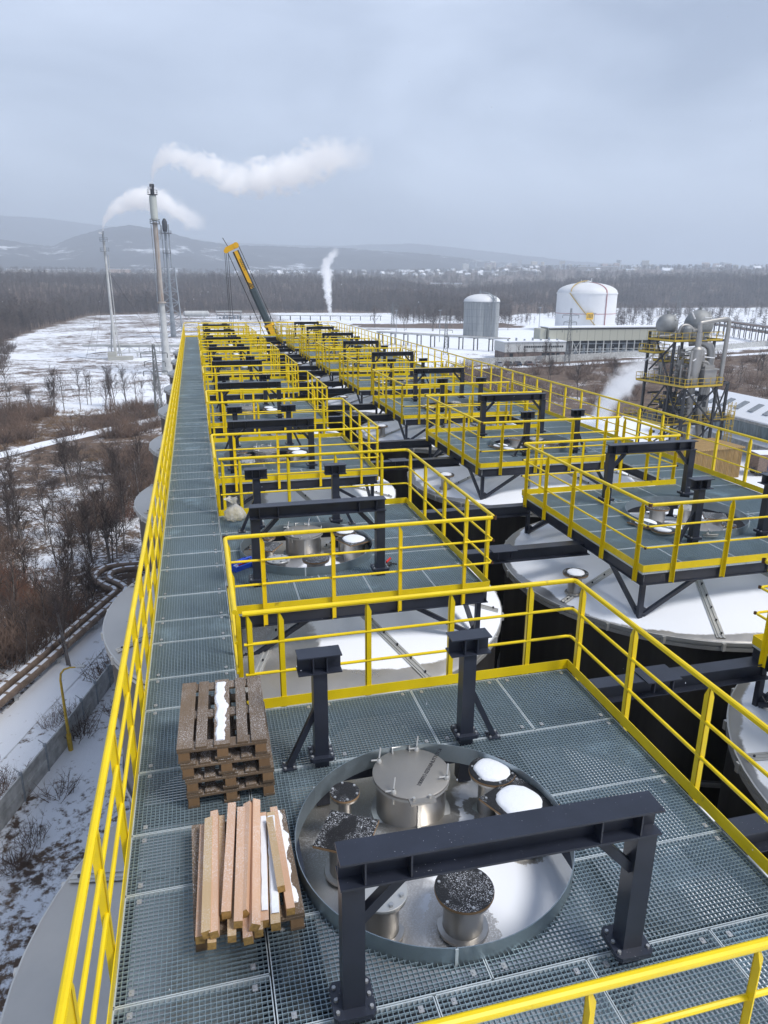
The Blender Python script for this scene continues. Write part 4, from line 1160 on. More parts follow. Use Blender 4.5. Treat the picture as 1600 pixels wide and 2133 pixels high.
# ------------------------------------------------------------------ flare stacks on the left
M['rust'] = None
def rusty():
    m = Mat('weathered_stack'); a = m.noise(1.8, 6, .7, stretch=(1, 1, .09)); b = m.noise(.5, 4)
    m.set('Base Color', m.mix(m.ramp(a, (.46, 0.0), (.66, .8)), m.mix(b, (.36, .335, .31), (.46, .43, .40)), (.24, .15, .09))).set('Roughness', .8); return m.m
M['rust'] = rusty(); M['stackpale'] = paint('pale_stack', (.50, .51, .50), .7, .15, vscale=.4)
M['stackgreen'] = paint('pale_green_shroud', (.50, .53, .49), .6, .1)
def ring_deck(mb, r0, r1, z, mi=0, x=0, y=0):
    mb.lathe([(r0, z), (r1, z), (r1, z + .08), (r0, z + .08)], 20, (x, y, 0), mi)
    for h in (.55, 1.1): mb.lathe([(r1 - .03, z + h), (r1 + .02, z + h), (r1 + .02, z + h + .05), (r1 - .03, z + h + .05)], 20, (x, y, 0), mi)
    for k in range(10): a = 2 * PI * k / 10; mb.bar((x + r1 * math.cos(a), y + r1 * math.sin(a), z), (x + r1 * math.cos(a), y + r1 * math.sin(a), z + 1.12), .05, .05, mi)
def lattice(mb, x, y, w0, w1, z0, z1, n, t=.12, mi=0):
    for i in range(n):
        a, b = i / n, (i + 1) / n; wa, wb = w0 + (w1 - w0) * a, w0 + (w1 - w0) * b; za, zb = z0 + (z1 - z0) * a, z0 + (z1 - z0) * b
        ca = [Vector((x + sx * wa / 2, y + sy * wa / 2, za)) for sx, sy in ((-1, -1), (1, -1), (1, 1), (-1, 1))]; cb = [Vector((x + sx * wb / 2, y + sy * wb / 2, zb)) for sx, sy in ((-1, -1), (1, -1), (1, 1), (-1, 1))]
        for k in range(4):
            mb.bar(ca[k], cb[k], t, t, mi); mb.bar(ca[k], cb[(k + 1) % 4], t * .6, t * .6, mi); mb.bar(cb[k], cb[(k + 1) % 4], t * .6, t * .6, mi)
            if t > .05: mb.bar(ca[(k + 1) % 4], cb[k], t * .6, t * .6, mi)
t = thing('flare_stack', 'tall rusty flare stack with pale green shroud, trailing the long steam plume', 'flare stack', (-8, 206.8, GZ))
mb = MB(); mb.lathe([(1.4, 0), (1.35, 3.0), (.9, 6), (.70, 19)], 20); mb.build('base_section', M['stackpale'], t)
mb = MB(); mb.lathe([(.62, 19), (.60, 38.6)], 20); mb.lathe([(.8, 18.6), (1.15, 18.7), (1.15, 19.0), (.8, 19.1)], 20); mb.build('riser', M['rust'], t)
mb = MB(); mb.lathe([(.6, 38.9), (.92, 39.2), (.92, 44.7), (.7, 45.0)], 20); mb.build('shroud', M['stackgreen'], t)
mb = MB(); mb.lathe([(.5, 44.9), (.5, 46.9), (.62, 47.0), (.55, 47.6), (.3, 47.6)], 14); mb.build('burner_tip', M['darkrail'], t); mb = MB(); ring_deck(mb, .5, 1.25, 45.1); mb.build('gallery', M['darkrail'], t); mb = MB(); ring_deck(mb, .62, 1.25, 38.2); mb.build('gallery', M['darkrail'], t)
mb = MB(); mb.tube([(1.15, -.3, 38.8), (1.35, -.4, 37.4), (1.2, -.3, 36), (.95, -.2, 34.5)], .12, 8); mb.tube([(-1.0, -.3, 3), (-1.0, -.3, 38)], .10, 6); mb.build('side_pipe', M['greysteel'], t)
mb = MB(); mb.box(-1.6, 1.6, -1.6, 1.6, -.2, .6); mb.build('plinth', M['conc'], t)
t = thing('flare_stack', 'thin pale flare stack on the snowy field, leftmost of the three masts', 'flare stack', (-25.5, 252.6, GZ))
mb = MB(); mb.lathe([(.5, 0), (.45, 10), (.36, 36.2)], 14); mb.build('riser', M['stackpale'], t)
mb = MB(); mb.lathe([(.3, 36), (.3, 38.2), (.45, 38.4), (.3, 38.9)], 12); mb.build('burner_tip', M['greysteel'], t); mb = MB(); ring_deck(mb, .36, 1.25, 35.9); mb.build('gallery', M['greysteel'], t); mb = MB(); ring_deck(mb, .38, 1.35, 32.9); mb.build('gallery', M['greysteel'], t)
mb = MB()
for a in (.4, 2.5, 4.6): mb.bar((2.0 * math.cos(a), 2.0 * math.sin(a), 0), (.5 * math.cos(a), .5 * math.sin(a), 11), .3, .3)
mb.tube([(1.1, .6, 0), (.8, .4, 32)], .12, 6); mb.build('leg_bracing', M['stackpale'], t)
mb = MB(); mb.box(-2, 5.5, -5, -2, -.2, 1.2); mb.box(-2, .5, -4.5, -2.5, 1.201, 2.6); mb.build('pump_house', M['concrete_pale'], t)
mb = MB()
for a in (0, 2.1, 4.2):
    mb.tube([(.45 * math.cos(a), .45 * math.sin(a), 27), (16 * math.cos(a), 16 * math.sin(a), 0)], .035, 5)
mb.build('guy_wire', M['darkrail'], t)
t = thing('lattice_mast', 'grey flare mast held in a lattice frame, right of the tall stack', 'mast', (-9.6, 351, GZ))
mb = MB(); mb.lathe([(1.3, 0), (1.0, 8), (.65, 16), (.55, 46)], 16); mb.build('riser', M['greysteel'], t)
mb = MB(); lattice(mb, 0, 0, 8.4, 5.6, 0, 30, 6, .30); mb.build('frame', M['greysteel'], t)
mb = MB(); mb.lathe([(.8, 45), (1.1, 46), (1.1, 49), (.5, 50.3)], 14); mb.build('burner_tip', M['darkrail'], t); mb = MB(); ring_deck(mb, .56, 2.7, 44.2); mb.build('gallery', M['darkrail'], t); mb = MB(); ring_deck(mb, .56, 1.8, 36); mb.build('gallery', M['darkrail'], t); mb = MB(); mb.tube([(1.5, 0, 30), (1.5, 0, 48)], .25, 8); mb.tube([(-1.5, 0, 20), (-1.5, 0, 47.5)], .2, 8); mb.build('side_pipe', M['greysteel'], t)
t = thing('pipe_bridge', 'pale truss pipe bridge crossing the snowy field past the stack bases', 'pipe bridge', (-28, 257, GZ), R(-6))
mb = MB(); L_ = 26
for y in (-.7, .7):
    for z in (1.6, 3.5): mb.bar((0, y, z), (L_, y, z), .18, .18)
    for k in range(9): x = L_ * k / 8.0; mb.bar((x, y, 1.6), (x, y, 3.5), .12, .12)
    for k in range(8): x = L_ * k / 8.0; mb.bar((x, y, 1.6 if k % 2 else 3.5), (x + L_ / 8, y, 3.5 if k % 2 else 1.6), .1, .1)
mb.build('truss', M['stackpale'], t)
mb = MB(); mb.tube([(-8, 0, 4.1), (L_ + 3, 0, 4.1), (L_ + 4.3, 0, 3.8), (L_ + 4.6, 0, 2.6), (L_ + 4.6, 0, -.1)], .45, 12); mb.build('pipe', M['stackpale'], t)
for x in (1, 9, 17, 25):
    mb = MB(); mb.bar((x, -.7, 0), (x, -.7, 1.6), .2, .2); mb.bar((x, .7, 0), (x, .7, 1.6), .2, .2); mb.build('leg', M['stackpale'], t)
t = thing('gas_tank', 'silver horizontal gas tank on cradles at the far side of the field', 'tank', (1.7, 517.7, GZ))
mb = MB(); mb.tube([(-8.6, 0, 3.6), (-8.3, 0, 3.6), (-7.4, 0, 3.6), (7.4, 0, 3.6), (8.3, 0, 3.6), (8.6, 0, 3.6)], [.3, 1.2, 1.9, 1.9, 1.2, .3], 20); mb.build('shell', M['stackpale'], t)
for x in (-5, 5): mb = MB(); mb.box(x - .5, x + .5, -1.5, 1.5, 0, 2.2); mb.build('cradle', M['conc'], t)
t = thing('open_shelter', 'flat-roofed open shelter with pumps beside the silver gas tank', 'shelter', (23, 514, GZ))
mb = MB(); mb.box(-8.6, 8.6, -3, 3, 5, 5.5); mb.build('roof', M['conc'], t)
for x in (-8, -2.7, 2.7, 8):
    for y in (-2.6, 2.6): mb = MB(); mb.bar((x, y, 0), (x, y, 5), .25, .25); mb.build('post', M['greysteel'], t)
mb = MB()
for k in range(6): mb.tube([(-6 + 2.4 * k, 0, .2), (-6 + 2.4 * k, 0, 1.5 + (k % 3) * .5)], .7, 10)
mb.tube([(-8, 1, 2.5), (8, 1, 2.5)], .25, 8); mb.build('pumps', M['greysteel'], t)
def rack(name, lab, p, q, zs, n, w, ph=.35):
    a, b = Vector((*p, 0)), Vector((*q, 0)); d = b - a; t = thing(name, lab, 'pipe rack', (a.x, a.y, GZ), math.atan2(d.y, d.x)); l = d.length
    for k in range(n + 1):
        x = l * k / n; mb = MB()
        for y in (-w, w): mb.bar((x, y, -.1), (x, y, zs[-1]), .32, .32)
        for z in zs: mb.bar((x, -w - .3, z), (x, w + .3, z), .3, .3)
        mb.build('trestle', M['darkrail'], t)
    for z in zs:
        for j, y in enumerate((-w * .8, -w * .2, w * .5)):
            mb = MB(); mb.tube([(-1, y, z + .45), (l + 1, y, z + .45)], ph * (1, .7, .85)[j], 10); mb.build('pipe', (M['stackpale'], M['greysteel'], M['insul0'])[j], t)
    return t
M['insul0'] = paint('brown_pipe', (.24, .17, .13), .7, .25)
rack('pipe_rack', 'two-level pipe rack at the far right beyond the process tower', (231, 246), (268, 350), (4.2, 6.4), 16, 2.2, .4)
rack('pipe_rack', 'dark pipe rack leading to the grey tank', (74, 296), (110, 250), (4.4,), 9, 1.4, .35)
rack('pipe_rack', 'low pipe rack running across the back of the field', (30, 505), (120, 480), (2.6,), 14, 1.2, .3)

# ------------------------------------------------------------------ crane
M['cy'] = paint('crane_yellow', (.78, .42, .01), .4, .06); M['cg'] = paint('crane_grey', (.055, .075, .085), .45, .15); M['cd'] = plain('crane_dark', (.02, .022, .025), .5)
t = thing('mobile_crane', 'yellow and grey telescopic crane raised behind the decks', 'crane', (4.18, 75, 7.3))
tip = Vector((0, 0, 0)); dirv = Vector((3.40, 0, -8.12)).normalized()
def boom(nm, a, b, w, mats, shade_edges=None):
    p, q = tip + dirv * a, tip + dirv * b; up = Vector((0, -1, 0)); s = dirv.cross(up).normalized(); mb = MB(); vs = []
    prof = [(-.5, -.30), (-.5, .28), (-.28, .5), (.28, .5), (.5, .28), (.5, -.30), (.3, -.5), (-.3, -.5)]
    for c in (p, q):
        for (i, j) in prof: vs.append(c + s * i * w + up * j * w)
    fs = [tuple(range(7, -1, -1)), tuple(range(8, 16))] + [(k, (k + 1) % 8, 8 + (k + 1) % 8, 8 + k) for k in range(8)]
    mb.add(vs, fs, 0); 
    if shade_edges:
        mb.m[-8 + 1] = 1; mb.m[-8 + 3] = 1; mb.m[-8 + 0] = 1  # dark side and chamfer faces paint in the boom's shadow edges
    return mb.build(nm, mats, t)
b1 = boom('boom_head_section', .35, 4.05, .60, [M['cy'], M['cd']], 1)
boom('boom_middle_section', 4.06, 7.9, .70, [M['cg'], M['cd']])
boom('boom_collar', 7.75, 8.0, .98, [M['cy'], M['cd']])
b3 = boom('boom_base_section', 8.0, 15.5, .88, [M['cy'], M['cd']], 1)
mb = MB()
for k in range(3): mb.bar(tip + dirv * (3.45 + .17 * k) + Vector((-.27, -.31, 0)), tip + dirv * (3.70 + .17 * k) + Vector((.19, -.31, 0)), .07, .012, 0, (0, 1, 0))
mb.build('hazard_stripe', M['cd'], b1)
mb = MB(); mb.bar((-.75, 0, -.25), (.25, 0, .22), .5, .42, 0, (0, 1, 0)); mb.tube([(.2, -.25, .2), (.2, .25, .2)], .28, 14); mb.tube([(-.75, -.22, -.32), (-.75, .22, -.32)], .22, 14); mb.build('boom_tip', M['cy'], t)
mb = MB(); mb.tube([(-.45, 0, -.1), (-1.0, 0, .85)], .035, 6); mb.build('aerial', M['cd'], t)
mb = MB()
for x in (-.88, -.74, -.55): mb.tube([(x, .05, -.4), (x + .25, .05, -17)], .022, 5)
mb.tube([(.45, .0, .2), tuple(tip + dirv * 15 + Vector((.62, 0, 0)))], .03, 5); mb.tube([(-.6, 0, -.45), tuple(tip + dirv * 9 + Vector((-.62, 0, -.6)))], .035, 5); mb.build('hoist_rope', M['cd'], t)
mb = MB(); mb.box(-.95, -.35, -.15, .25, -18.2, -17.0); mb.build('hook_block', M['cy'], t)
cu = bpy.data.curves.new('t', 'FONT'); cu.body = "HANYŠ"; cu.size = .34; cu.extrude = .004
o = bpy.data.objects.new('t', cu); COL.objects.link(o); bpy.context.view_layer.update(); tm = bpy.data.meshes.new_from_object(o); bpy.data.objects.remove(o); tm.materials.clear(); tm.materials.append(M['cd'])
for bb, a in ((b1, 1.15), (b3, 8.9)):
    o = bpy.data.objects.new('lettering', tm); COL.objects.link(o); o.parent = bb; p = tip + dirv * a
    o.matrix_local = Matrix(((dirv.x, -dirv.z, 0, p.x - .03), (0, 0, -1, -.31 if bb is b1 else -.45), (dirv.z, dirv.x, 0, p.z - .05), (0, 0, 0, 1)))
mb = MB(); q = tip + dirv * 15.3
mb.box(q.x - 1.2, q.x + 3.2, -1.2, 1.2, -25.0, q.z + .6); mb.build('superstructure', M['cy'], t)
mb = MB(); mb.box(q.x - 5, q.x + 6, -1.3, 1.3, -26.3, -25.1); mb.build('chassis', M['cg'], t)
for k in range(5):
    for y in (-1.2, 1.2): mb = MB(); mb.tube([(q.x - 4 + 2.1 * k, y - .2, -26.65), (q.x - 4 + 2.1 * k, y + .2, -26.65)], .62, 16); mb.build('wheel', M['blackp'], t)

# ------------------------------------------------------------------ right: round tanks, buildings, pylons, cars
M['shell'] = paint('white_tank_paint', (.74, .75, .76), .55, .04, vscale=.15); M['shellgrey'] = None
def streaky():
    m = Mat('grey_streaked_cladding'); a = m.noise(1.6, 5, .65, stretch=(1, 1, .05)); x = m.xyz(m.co()); b = m.math('LESS_THAN', m.math('FRACT', m.math('MULTIPLY', x[2], .32)), .05)
    m.set('Base Color', m.mix(m.math('MULTIPLY', b, .4), m.ramp(a, (.3, (.17, .185, .19)), (.7, (.36, .38, .39))), (.10, .11, .11))).set('Roughness', .7); return m.m
M['shellgrey'] = streaky()
M['pink'] = paint('faded_red', (.42, .17, .17), .7, .1); M['ochre'] = paint('ochre_stair', (.50, .36, .12), .7, .1); M['sign'] = plain('yellow_sign', (.75, .45, .01), .5)
def dome(mb, r, z, h, n=40, mi=0, k=8): mb.lathe([(r * math.cos(PI / 2 * i / k), z + h * math.sin(PI / 2 * i / k)) for i in range(k)] + [(.01, z + h)], n, (0, 0, 0), mi)
TX, TYY = 204, 362
t = thing('storage_tank', 'big white domed storage tank with a yellow sign', 'tank', (TX, TYY, GZ))
mb = MB(); mb.lathe([(15.6, 0), (15.6, 19.0), (15.9, 19.0), (15.9, 19.5), (15.6, 19.6)], 64); mb.build('shell', M['shell'], t)
mb = MB(); dome(mb, 15.6, 19.6, 5.2, 64); mb.build('dome', M['shell'], t)
mb = MB()
for z in (9.0, 19.05): mb.lathe([(15.62, z), (15.72, z), (15.72, z + .25), (15.62, z + .25)], 64)
a = R(-80)
mb.bar((15.75 * math.cos(a), 15.75 * math.sin(a), .5), (15.75 * math.cos(a), 15.75 * math.sin(a), 19.5), .7, .2, 0, (1, 0, 0)); 
for i in range(7):
    u0, u1 = i / 7, (i + 1) / 7; f = lambda u: (15.7 * math.cos(u * PI / 2) * math.cos(a), 15.7 * math.cos(u * PI / 2) * math.sin(a), 19.7 + 5.25 * math.sin(u * PI / 2))
    mb.bar(f(u0), f(u1), .6, .25)
mb.build('red_pipe', M['pink'], t)
mb = MB()
for k in range(16):
    a0, a1 = R(-152 + 3.4 * k), R(-152 + 3.4 * (k + 1)); z0, z1 = 19.5 - 1.05 * k, 19.5 - 1.05 * (k + 1)
    mb.bar((16 * math.cos(a0), 16 * math.sin(a0), z0), (16 * math.cos(a1), 16 * math.sin(a1), z1), .5, .45)
for i in range(7): 
    f = lambda u: (15.9 * math.cos(u * PI / 2) * math.cos(R(-150)), 15.9 * math.cos(u * PI / 2) * math.sin(R(-150)), 20.2 + 5.4 * math.sin(u * PI / 2)); mb.bar(f(i / 7), f((i + 1) / 7), .3, .5)
mb.build('stair', M['ochre'], t)
mb = MB(); mb.lathe([(1.5, 24.6), (1.5, 25.5), (.2, 25.7)], 16); mb.tube([(2, 0, 24.6), (2, 0, 27)], .2, 6); mb.tube([(-4, 0, 24), (-4, 0, 26.2)], .15, 6); mb.build('roof_vent', M['shell'], t)
sg = Vector((-6.2, -15.75, 8.2)); mb = MB(); mb.box(sg.x - 2, sg.x + 2, sg.y - .3, sg.y, sg.z - 1.7, sg.z + 1.7); sgn = mb.build('sign', M['sign'], t)
mb = MB()
for k in range(4): mb.box(sg.x - 1.4 + .8 * k, sg.x - 1.0 + .8 * k, sg.y - .33, sg.y - .301, sg.z - 1.0, sg.z + 1.0)
mb.build('lettering', M['cd'], sgn)
t = thing('storage_tank', 'grey streaked round tank with white domed roof', 'tank', (130, 326, GZ))
mb = MB(); mb.lathe([(8.2, 0), (8.2, 5), (8.24, 5.02), (8.24, 10), (8.2, 10.02), (8.2, 15.6), (8.45, 15.7), (8.45, 16.1)], 48); mb.build('shell', M['shellgrey'], t)
mb = MB(); dome(mb, 8.4, 16.1, 3.3, 48); mb.build('dome', M['shell'], t)
mb = MB(); a = R(-72)
lattice(mb, 8.9 * math.cos(a), 8.9 * math.sin(a), 1.3, 1.3, 0, 19, 10, .13); 
for k in range(5): mb.tube([(8.35 * math.cos(R(-100 + 4 * k)), 8.35 * math.sin(R(-100 + 4 * k)), 0), (8.35 * math.cos(R(-100 + 4 * k)), 8.35 * math.sin(R(-100 + 4 * k)), 16)], .12, 6)
f = lambda u: (8.9 * math.cos(u * PI / 2) * math.cos(a), 8.9 * math.cos(u * PI / 2) * math.sin(a), 16.6 + 3.6 * math.sin(u * PI / 2))
for i in range(6): mb.bar(f(i / 6), f((i + 1) / 6), .8, .25)
mb.tube([(-1, 0, 19), (-1, 0, 20.8)], .3, 8); mb.build('ladder_tower', M['greysteel'], t)
def panel_mat(name, c, sx):
    m = Mat(name); x = m.xyz(m.co()); s = m.math('FRACT', m.math('MULTIPLY', x[0], sx)); k = m.math('LESS_THAN', s, .06)
    m.set('Base Color', m.mix(k, m.mix(m.noise(.4, 4), tuple(v * .9 for v in c), c), tuple(v * .6 for v in c))).set('Roughness', .6); return m.m
M['cream'] = panel_mat('cream_panels', (.48, .48, .40), .35); M['whitepanel'] = panel_mat('white_panels', (.62, .63, .62), .5); M['glass'] = plain('dark_glazing', (.02, .025, .03), .15); M['brick'] = paint('dull_brick', (.17, .125, .105), .9, .3, vscale=.8)
def windows(root, parent, xs, y, z0, z1, w, t=.06):
    mb = MB(); mb.box(-w / 2, w / 2, -t, 0, z0, z1); src = mb.build('window', M['glass'], parent, (xs[0], y, 0))
    for x in xs[1:]: inst(src, 'window', parent, (x, y, 0))
t = thing('factory_building', 'long cream factory hall raised on an open steel frame', 'building', (117, 231, GZ), R(-2))
mb = MB(); mb.box(0, 45, 0, 7, 5.3, 9.7); wl_ = mb.build('wall', M['cream'], t)
mb = MB(); mb.box(-.4, 45.4, -.4, 7.4, 9.71, 10.0); mb.build('roof', M['snow'], t)
mb = MB(); mb.box(-.02, 45.02, -.06, -.005, 9.1, 9.5); mb.build('fascia_strip', M['darkrail'], t)
for k in range(16):
    mb = MB(); x = .3 + 2.96 * k; mb.bar((x, .3, 0), (x, .3, 5.29), .3, .3); mb.build('column', M['stackpale'], t)
mb = MB()
for x in (11.8, 12.1): pass
mb.bar((9.2, .3, .3), (12.1, .3, 5.2), .15, .15); mb.bar((12.1, .3, .3), (9.2, .3, 5.2), .15, .15); mb.box(0, 45, .2, .4, 2.4, 2.55); mb.build('bracing', M['stackpale'], t)
mb = MB(); mb.box(.5, 44.5, 3.0, 6.8, 0, 5.25); mb.build('interior_shade_block', M['darkrail'], t)  # solid dark block stands in for the shade beneath the raised hall
mb = MB()
for k in range(14): mb.tube([(2 + 3.1 * k, 2, .0), (2 + 3.1 * k, 2, 2.2 + (k * 7 % 5) * .5)], .6, 10)
mb.tube([(.5, 1.2, 1.5), (44, 1.2, 1.5)], .25, 8); mb.tube([(.5, 1.2, 4.2), (44, 1.2, 4.2)], .2, 8); mb.build('machinery', M['greysteel'], t)
mb = MB(); mb.box(-2.6, -.45, 1, 6.6, 0, 9.4); mb.build('stair_block', M['cream'], t)
t = thing('low_building', 'low white building with a brick ground floor and a row of windows', 'building', (98, 224, GZ), R(-3))
mb = MB(); mb.box(0, 21.5, 0, 10, 2.5, 5.7); mb.build('upper_wall', M['whitepanel'], t)
mb = MB(); mb.box(.2, 21.3, .2, 9.8, 0, 2.499); lw = mb.build('lower_wall', M['brick'], t)
mb = MB(); mb.box(-.25, 21.75, -.25, 10.25, 5.701, 5.95); mb.build('roof', M['snow'], t)
windows(t, t, [7 + .78 * k for k in range(18)], -.002, 3.9, 4.5, .55)
windows(t, lw, [2.5, 13.8, 15.5, 17.2, 18.9], .198, .7, 2.1, 1.2)
mb = MB()
for k in range(7): x = 2 + 2.9 * k; mb.box(x, x + .5, 3, 3.5, 5.951, 6.5 + (k % 2) * .4)
mb.build('roof_vent', M['greysteel'], t)
t = thing('concrete_wall', 'long low concrete wall behind the scrub on the right', 'wall', (80, 212, GZ))
wp = [(0, 0), (18, 1), (76.6, 13.6), (150, 44.6), (230, 78)]
for a, b in zip(wp, wp[1:]): mb = MB(); mb.bar((a[0], a[1], 1.0), (b[0], b[1], 1.0), .3, 2.2); mb.build('panel', M['conc'], t)
M['pylon'] = paint('pylon_steel', (.16, .17, .17), .7, .2)
def pylon(lab, x, y, h, rz, w=1.5, sc=1.0):
    t = thing('power_pylon', lab, 'pylon', (x, y, GZ), rz, 'lattice power pylons'); mb = MB(); lattice(mb, 0, 0, w, .35, 0, h, 11, .09 * sc); mb.build('lattice', M['pylon'], t)
    for z, l in ((h * .62, 2.2 * sc), (h * .75, 1.9 * sc), (h * .87, 2.4 * sc)):
        mb = MB()
        for s in (-1, 1): mb.bar((s * .2, 0, z), (s * l, 0, z + .15), .1 * sc, .1 * sc); mb.bar((s * .2, 0, z + .55 * sc), (s * l, 0, z + .18), .08 * sc, .08 * sc); mb.bar((s * l, 0, z - .75 * sc), (s * l, 0, z + .1), .14 * sc, .14 * sc)
        mb.build('cross_arm', M['pylon'], t)
pylon('slender power pylon beside the left edge of the far tanks', -7.6, 141, 13.2, R(-10), 1.3)
pylon('power pylon in front of the low white building', 111.8, 207, 17.0, R(-25), 1.6)
pylon('power pylon left of the grey round tank', 84.4, 243.7, 13.5, R(-25), 1.6)
pylon('tall power pylon rising behind the process tower', 362, 502, 20, R(-40), 4.0, 2.6)
pylon('small power pylon at the far end of the right-hand guardrail', 107, 400, 14, R(-20), 2.0, 1.3)
for k, (x, y, h) in enumerate(((101, 300, 13), (147, 300, 14), (165, 285, 12), (215, 300, 11), (90, 330, 12))):
    t = thing('floodlight_mast', 'thin floodlight mast on the snow between the pipe racks and tanks', 'mast', (x, y, GZ), 0, 'thin floodlight masts on the right'); mb = MB(); mb.tube([(0, 0, 0), (0, 0, h)], [.16, .1], 8); mb.build('pole', M['greysteel'], t)
    mb = MB(); mb.box(-.7, .7, -.15, .15, h, h + .3); mb.build('lamp_head', M['greysteel'], t)
def car(lab, x, y, rz, col):
    t = thing('parked_car', lab, 'car', (x, y, gz(x, y) + .12), rz, 'cars parked beside the low building'); mb = MB()
    sec = [(-2.1, .45), (-2.05, .85), (-1.3, .95), (-.75, 1.42), (.75, 1.45), (1.45, .98), (2.05, .85), (2.1, .4)]
    vs = []
    for s in (-1, 1):
        for (a, z) in sec: vs.append((a, s * (.85 if z < 1.2 else .66), z))
        for (a, z) in ((2.1, .3), (-2.1, .3)): vs.append((a, s * .85, z))
    n = 10; mb.add(vs, [tuple(range(n)), tuple(range(2 * n - 1, n - 1, -1))] + [(i, (i + 1) % n, n + (i + 1) % n, n + i) for i in range(n)]); mb.build('body', col, t)
    mb = MB(); mb.add([(-1.25, -.70, .98), (-.76, -.665, 1.38), (.74, -.665, 1.40), (1.38, -.70, 1.0)], [(0, 1, 2, 3)]); mb.add([(-1.25, .70, .98), (-.76, .665, 1.38), (.74, .665, 1.40), (1.38, .70, 1.0)], [(3, 2, 1, 0)])
    for a, b in (((-1.32, .97), (-.77, 1.40)), ((1.47, .99), (.78, 1.43))): mb.add([(a[0] * 1.01, -.62, a[1] + .02), (a[0] * 1.01, .62, a[1] + .02), (b[0] * 1.02, .58, b[1]), (b[0] * 1.02, -.58, b[1])], [(0, 1, 2, 3)])
    mb.build('windows', M['glass'], t)
    for a in (-1.3, 1.3):
        for s in (-1, 1): mb = MB(); mb.tube([(a, s * .72, .31), (a, s * .88, .31)], .31, 12); mb.build('wheel', M['blackp'], t)
for (lab, x, c, nm) in (('silver car parked left of the dark ones', 88.5, (.42, .43, .45), 'silver'), ('dark grey car parked second from the left', 91.6, (.05, .055, .06), 'dark grey'), ('blue-black car parked in the middle', 94.6, (.02, .025, .04), 'blue-black'), ('dull red-brown car parked beside the white one', 98.2, (.12, .07, .06), 'red-brown'), ('white car at the right end of the row', 101.3, (.75, .76, .77), 'white')):
    car(lab, x, 205.8, R(80), plain(nm + '_car_paint', c, .3))

# ------------------------------------------------------------------ process tower on the right
M['tower'] = paint('tower_black_steel', (.025, .027, .032), .5, .2); M['duct'] = steel('duct_steel', base=(.42, .41, .39), rough=.45, metal=.6); M['yr'] = paint('dull_yellow_rail', (.55, .38, .03), .5, .15); M['tube'] = plain('white_lamp_tube', (.8, .8, .8), .3)
TT = thing('process_tower', 'black steel process tower crowded with grey ducts and yellow railings', 'process tower', (63, 84, 0), R(8)); TT.scale = (1.08, .86, 1)
def tdeck(x0, x1, y0, y1, z, skip=()):
    mb = MB(); mb.box(x0, x1, y0, y1, z - .2, z); d = mb.build('floor_deck', M['tower'], TT)
    mb = MB()
    for (a, b) in (((x0, y0), (x1, y0)), ((x1, y0), (x1, y1)), ((x1, y1), (x0, y1)), ((x0, y1), (x0, y0))):
        a, b = Vector((*a, 0)), Vector((*b, 0)); n = max(1, round((b - a).length / 1.1)); nn = Vector(((b - a).normalized().y, -(b - a).normalized().x, 0)) * .02
        for h, w in ((.08, .26), (.55, .05), (1.1, .06)): mb.bar(a + nn + Vector((0, 0, z + h - .08)), b + nn + Vector((0, 0, z + h - .08)), .04, w)
        for k in range(n + 1): q = a + (b - a) * k / n + nn; mb.bar(q + Vector((0, 0, z)), q + Vector((0, 0, z + 1.05)), .06, .06)
    mb.build('railing', M['yr'], d)
tdeck(0, 6.2, 0, 11, -9.0); tdeck(.3, 8.2, 3.6, 9.6, -3.2); tdeck(-.8, 6.4, 1.6, 12, -14.3); tdeck(6.8, 11, 2.2, 6.5, -14.3); tdeck(.9, 3.0, 6.2, 8.8, -6.1); tdeck(1.2, 5.4, 3, 8.4, -11.9); tdeck(-.6, 1.8, 6.6, 10.2, -4.9); tdeck(4.6, 7.4, 4.4, 8.6, -6.4)
for (x, y, zt) in ((.5, 9.6, -2.2), (.6, .6, -9.2), (5.8, .6, -9.2), (6.2, 9.6, -3.4), (.6, 4.0, -3.4), (7.2, 4.0, -3.4), (9.2, 2.4, -9.0), (9.2, 6.2, -9.0)):
    mb = MB(); mb.bar((x, y, GZ), (x, y, zt), .32, .32); mb.build('column', M['tower'], TT)
mb = MB()
for (a, b) in (((.6, .6, -14.3), (5.8, .6, -9.3)), ((5.8, .6, -14.3), (.6, .6, -9.3)), ((.6, .6, -19.5), (5.8, .6, -14.5)), ((.6, .6, -14.3), (.6, 4.8, -9.3)), ((.5, 9.6, -14.3), (.6, 5, -9.3)), ((5.8, .6, -14.3), (9.2, 2.4, -9.2)), ((9.2, 2.4, -14.4), (5.9, .8, -9.4)), ((9.2, 2.4, -14.4), (9.2, 6.2, -9.1)), ((.6, 4, -9), (.6, 8, -3.4)), ((.4, 3.7, -3.4), (.6, 9, -7.5)), ((0, .2, -9.3), (.6, 2.4, -12)), ((7.2, 4, -9), (4, 4, -3.5)), ((.6, 9.6, -19.5), (.6, 1, -14.5))):
    mb.bar(a, b, .18, .18)
for (a, b) in (((5.8, .6, -9.1), (9.2, 2.4, -9.1)), ((9.2, 2.4, -9.1), (9.2, 6.2, -9.1)), ((7.6, 4, -3.35), (9.6, 4.2, -3.35)), ((.6, .6, -14.4), (9.2, 2.4, -14.4))): mb.bar(a, b, .25, .3)
mb.build('bracing', M['tower'], TT)
def duct(pts, r, nm='duct', sm=True): mb = MB(); mb.tube(smooth(pts, 5) if sm else pts, r, 16); return mb.build(nm, M['duct'], TT)
mb = MB(); mb.lathe([(.55, -9), (.6, -8.5), (.62, -7.6), (.75, -6.8), (.75, -4.2), (.4, -3.9), (.4, -2.0)], 20, (2.6, 1.6, 0)); mb.build('cyclone', M['duct'], TT)
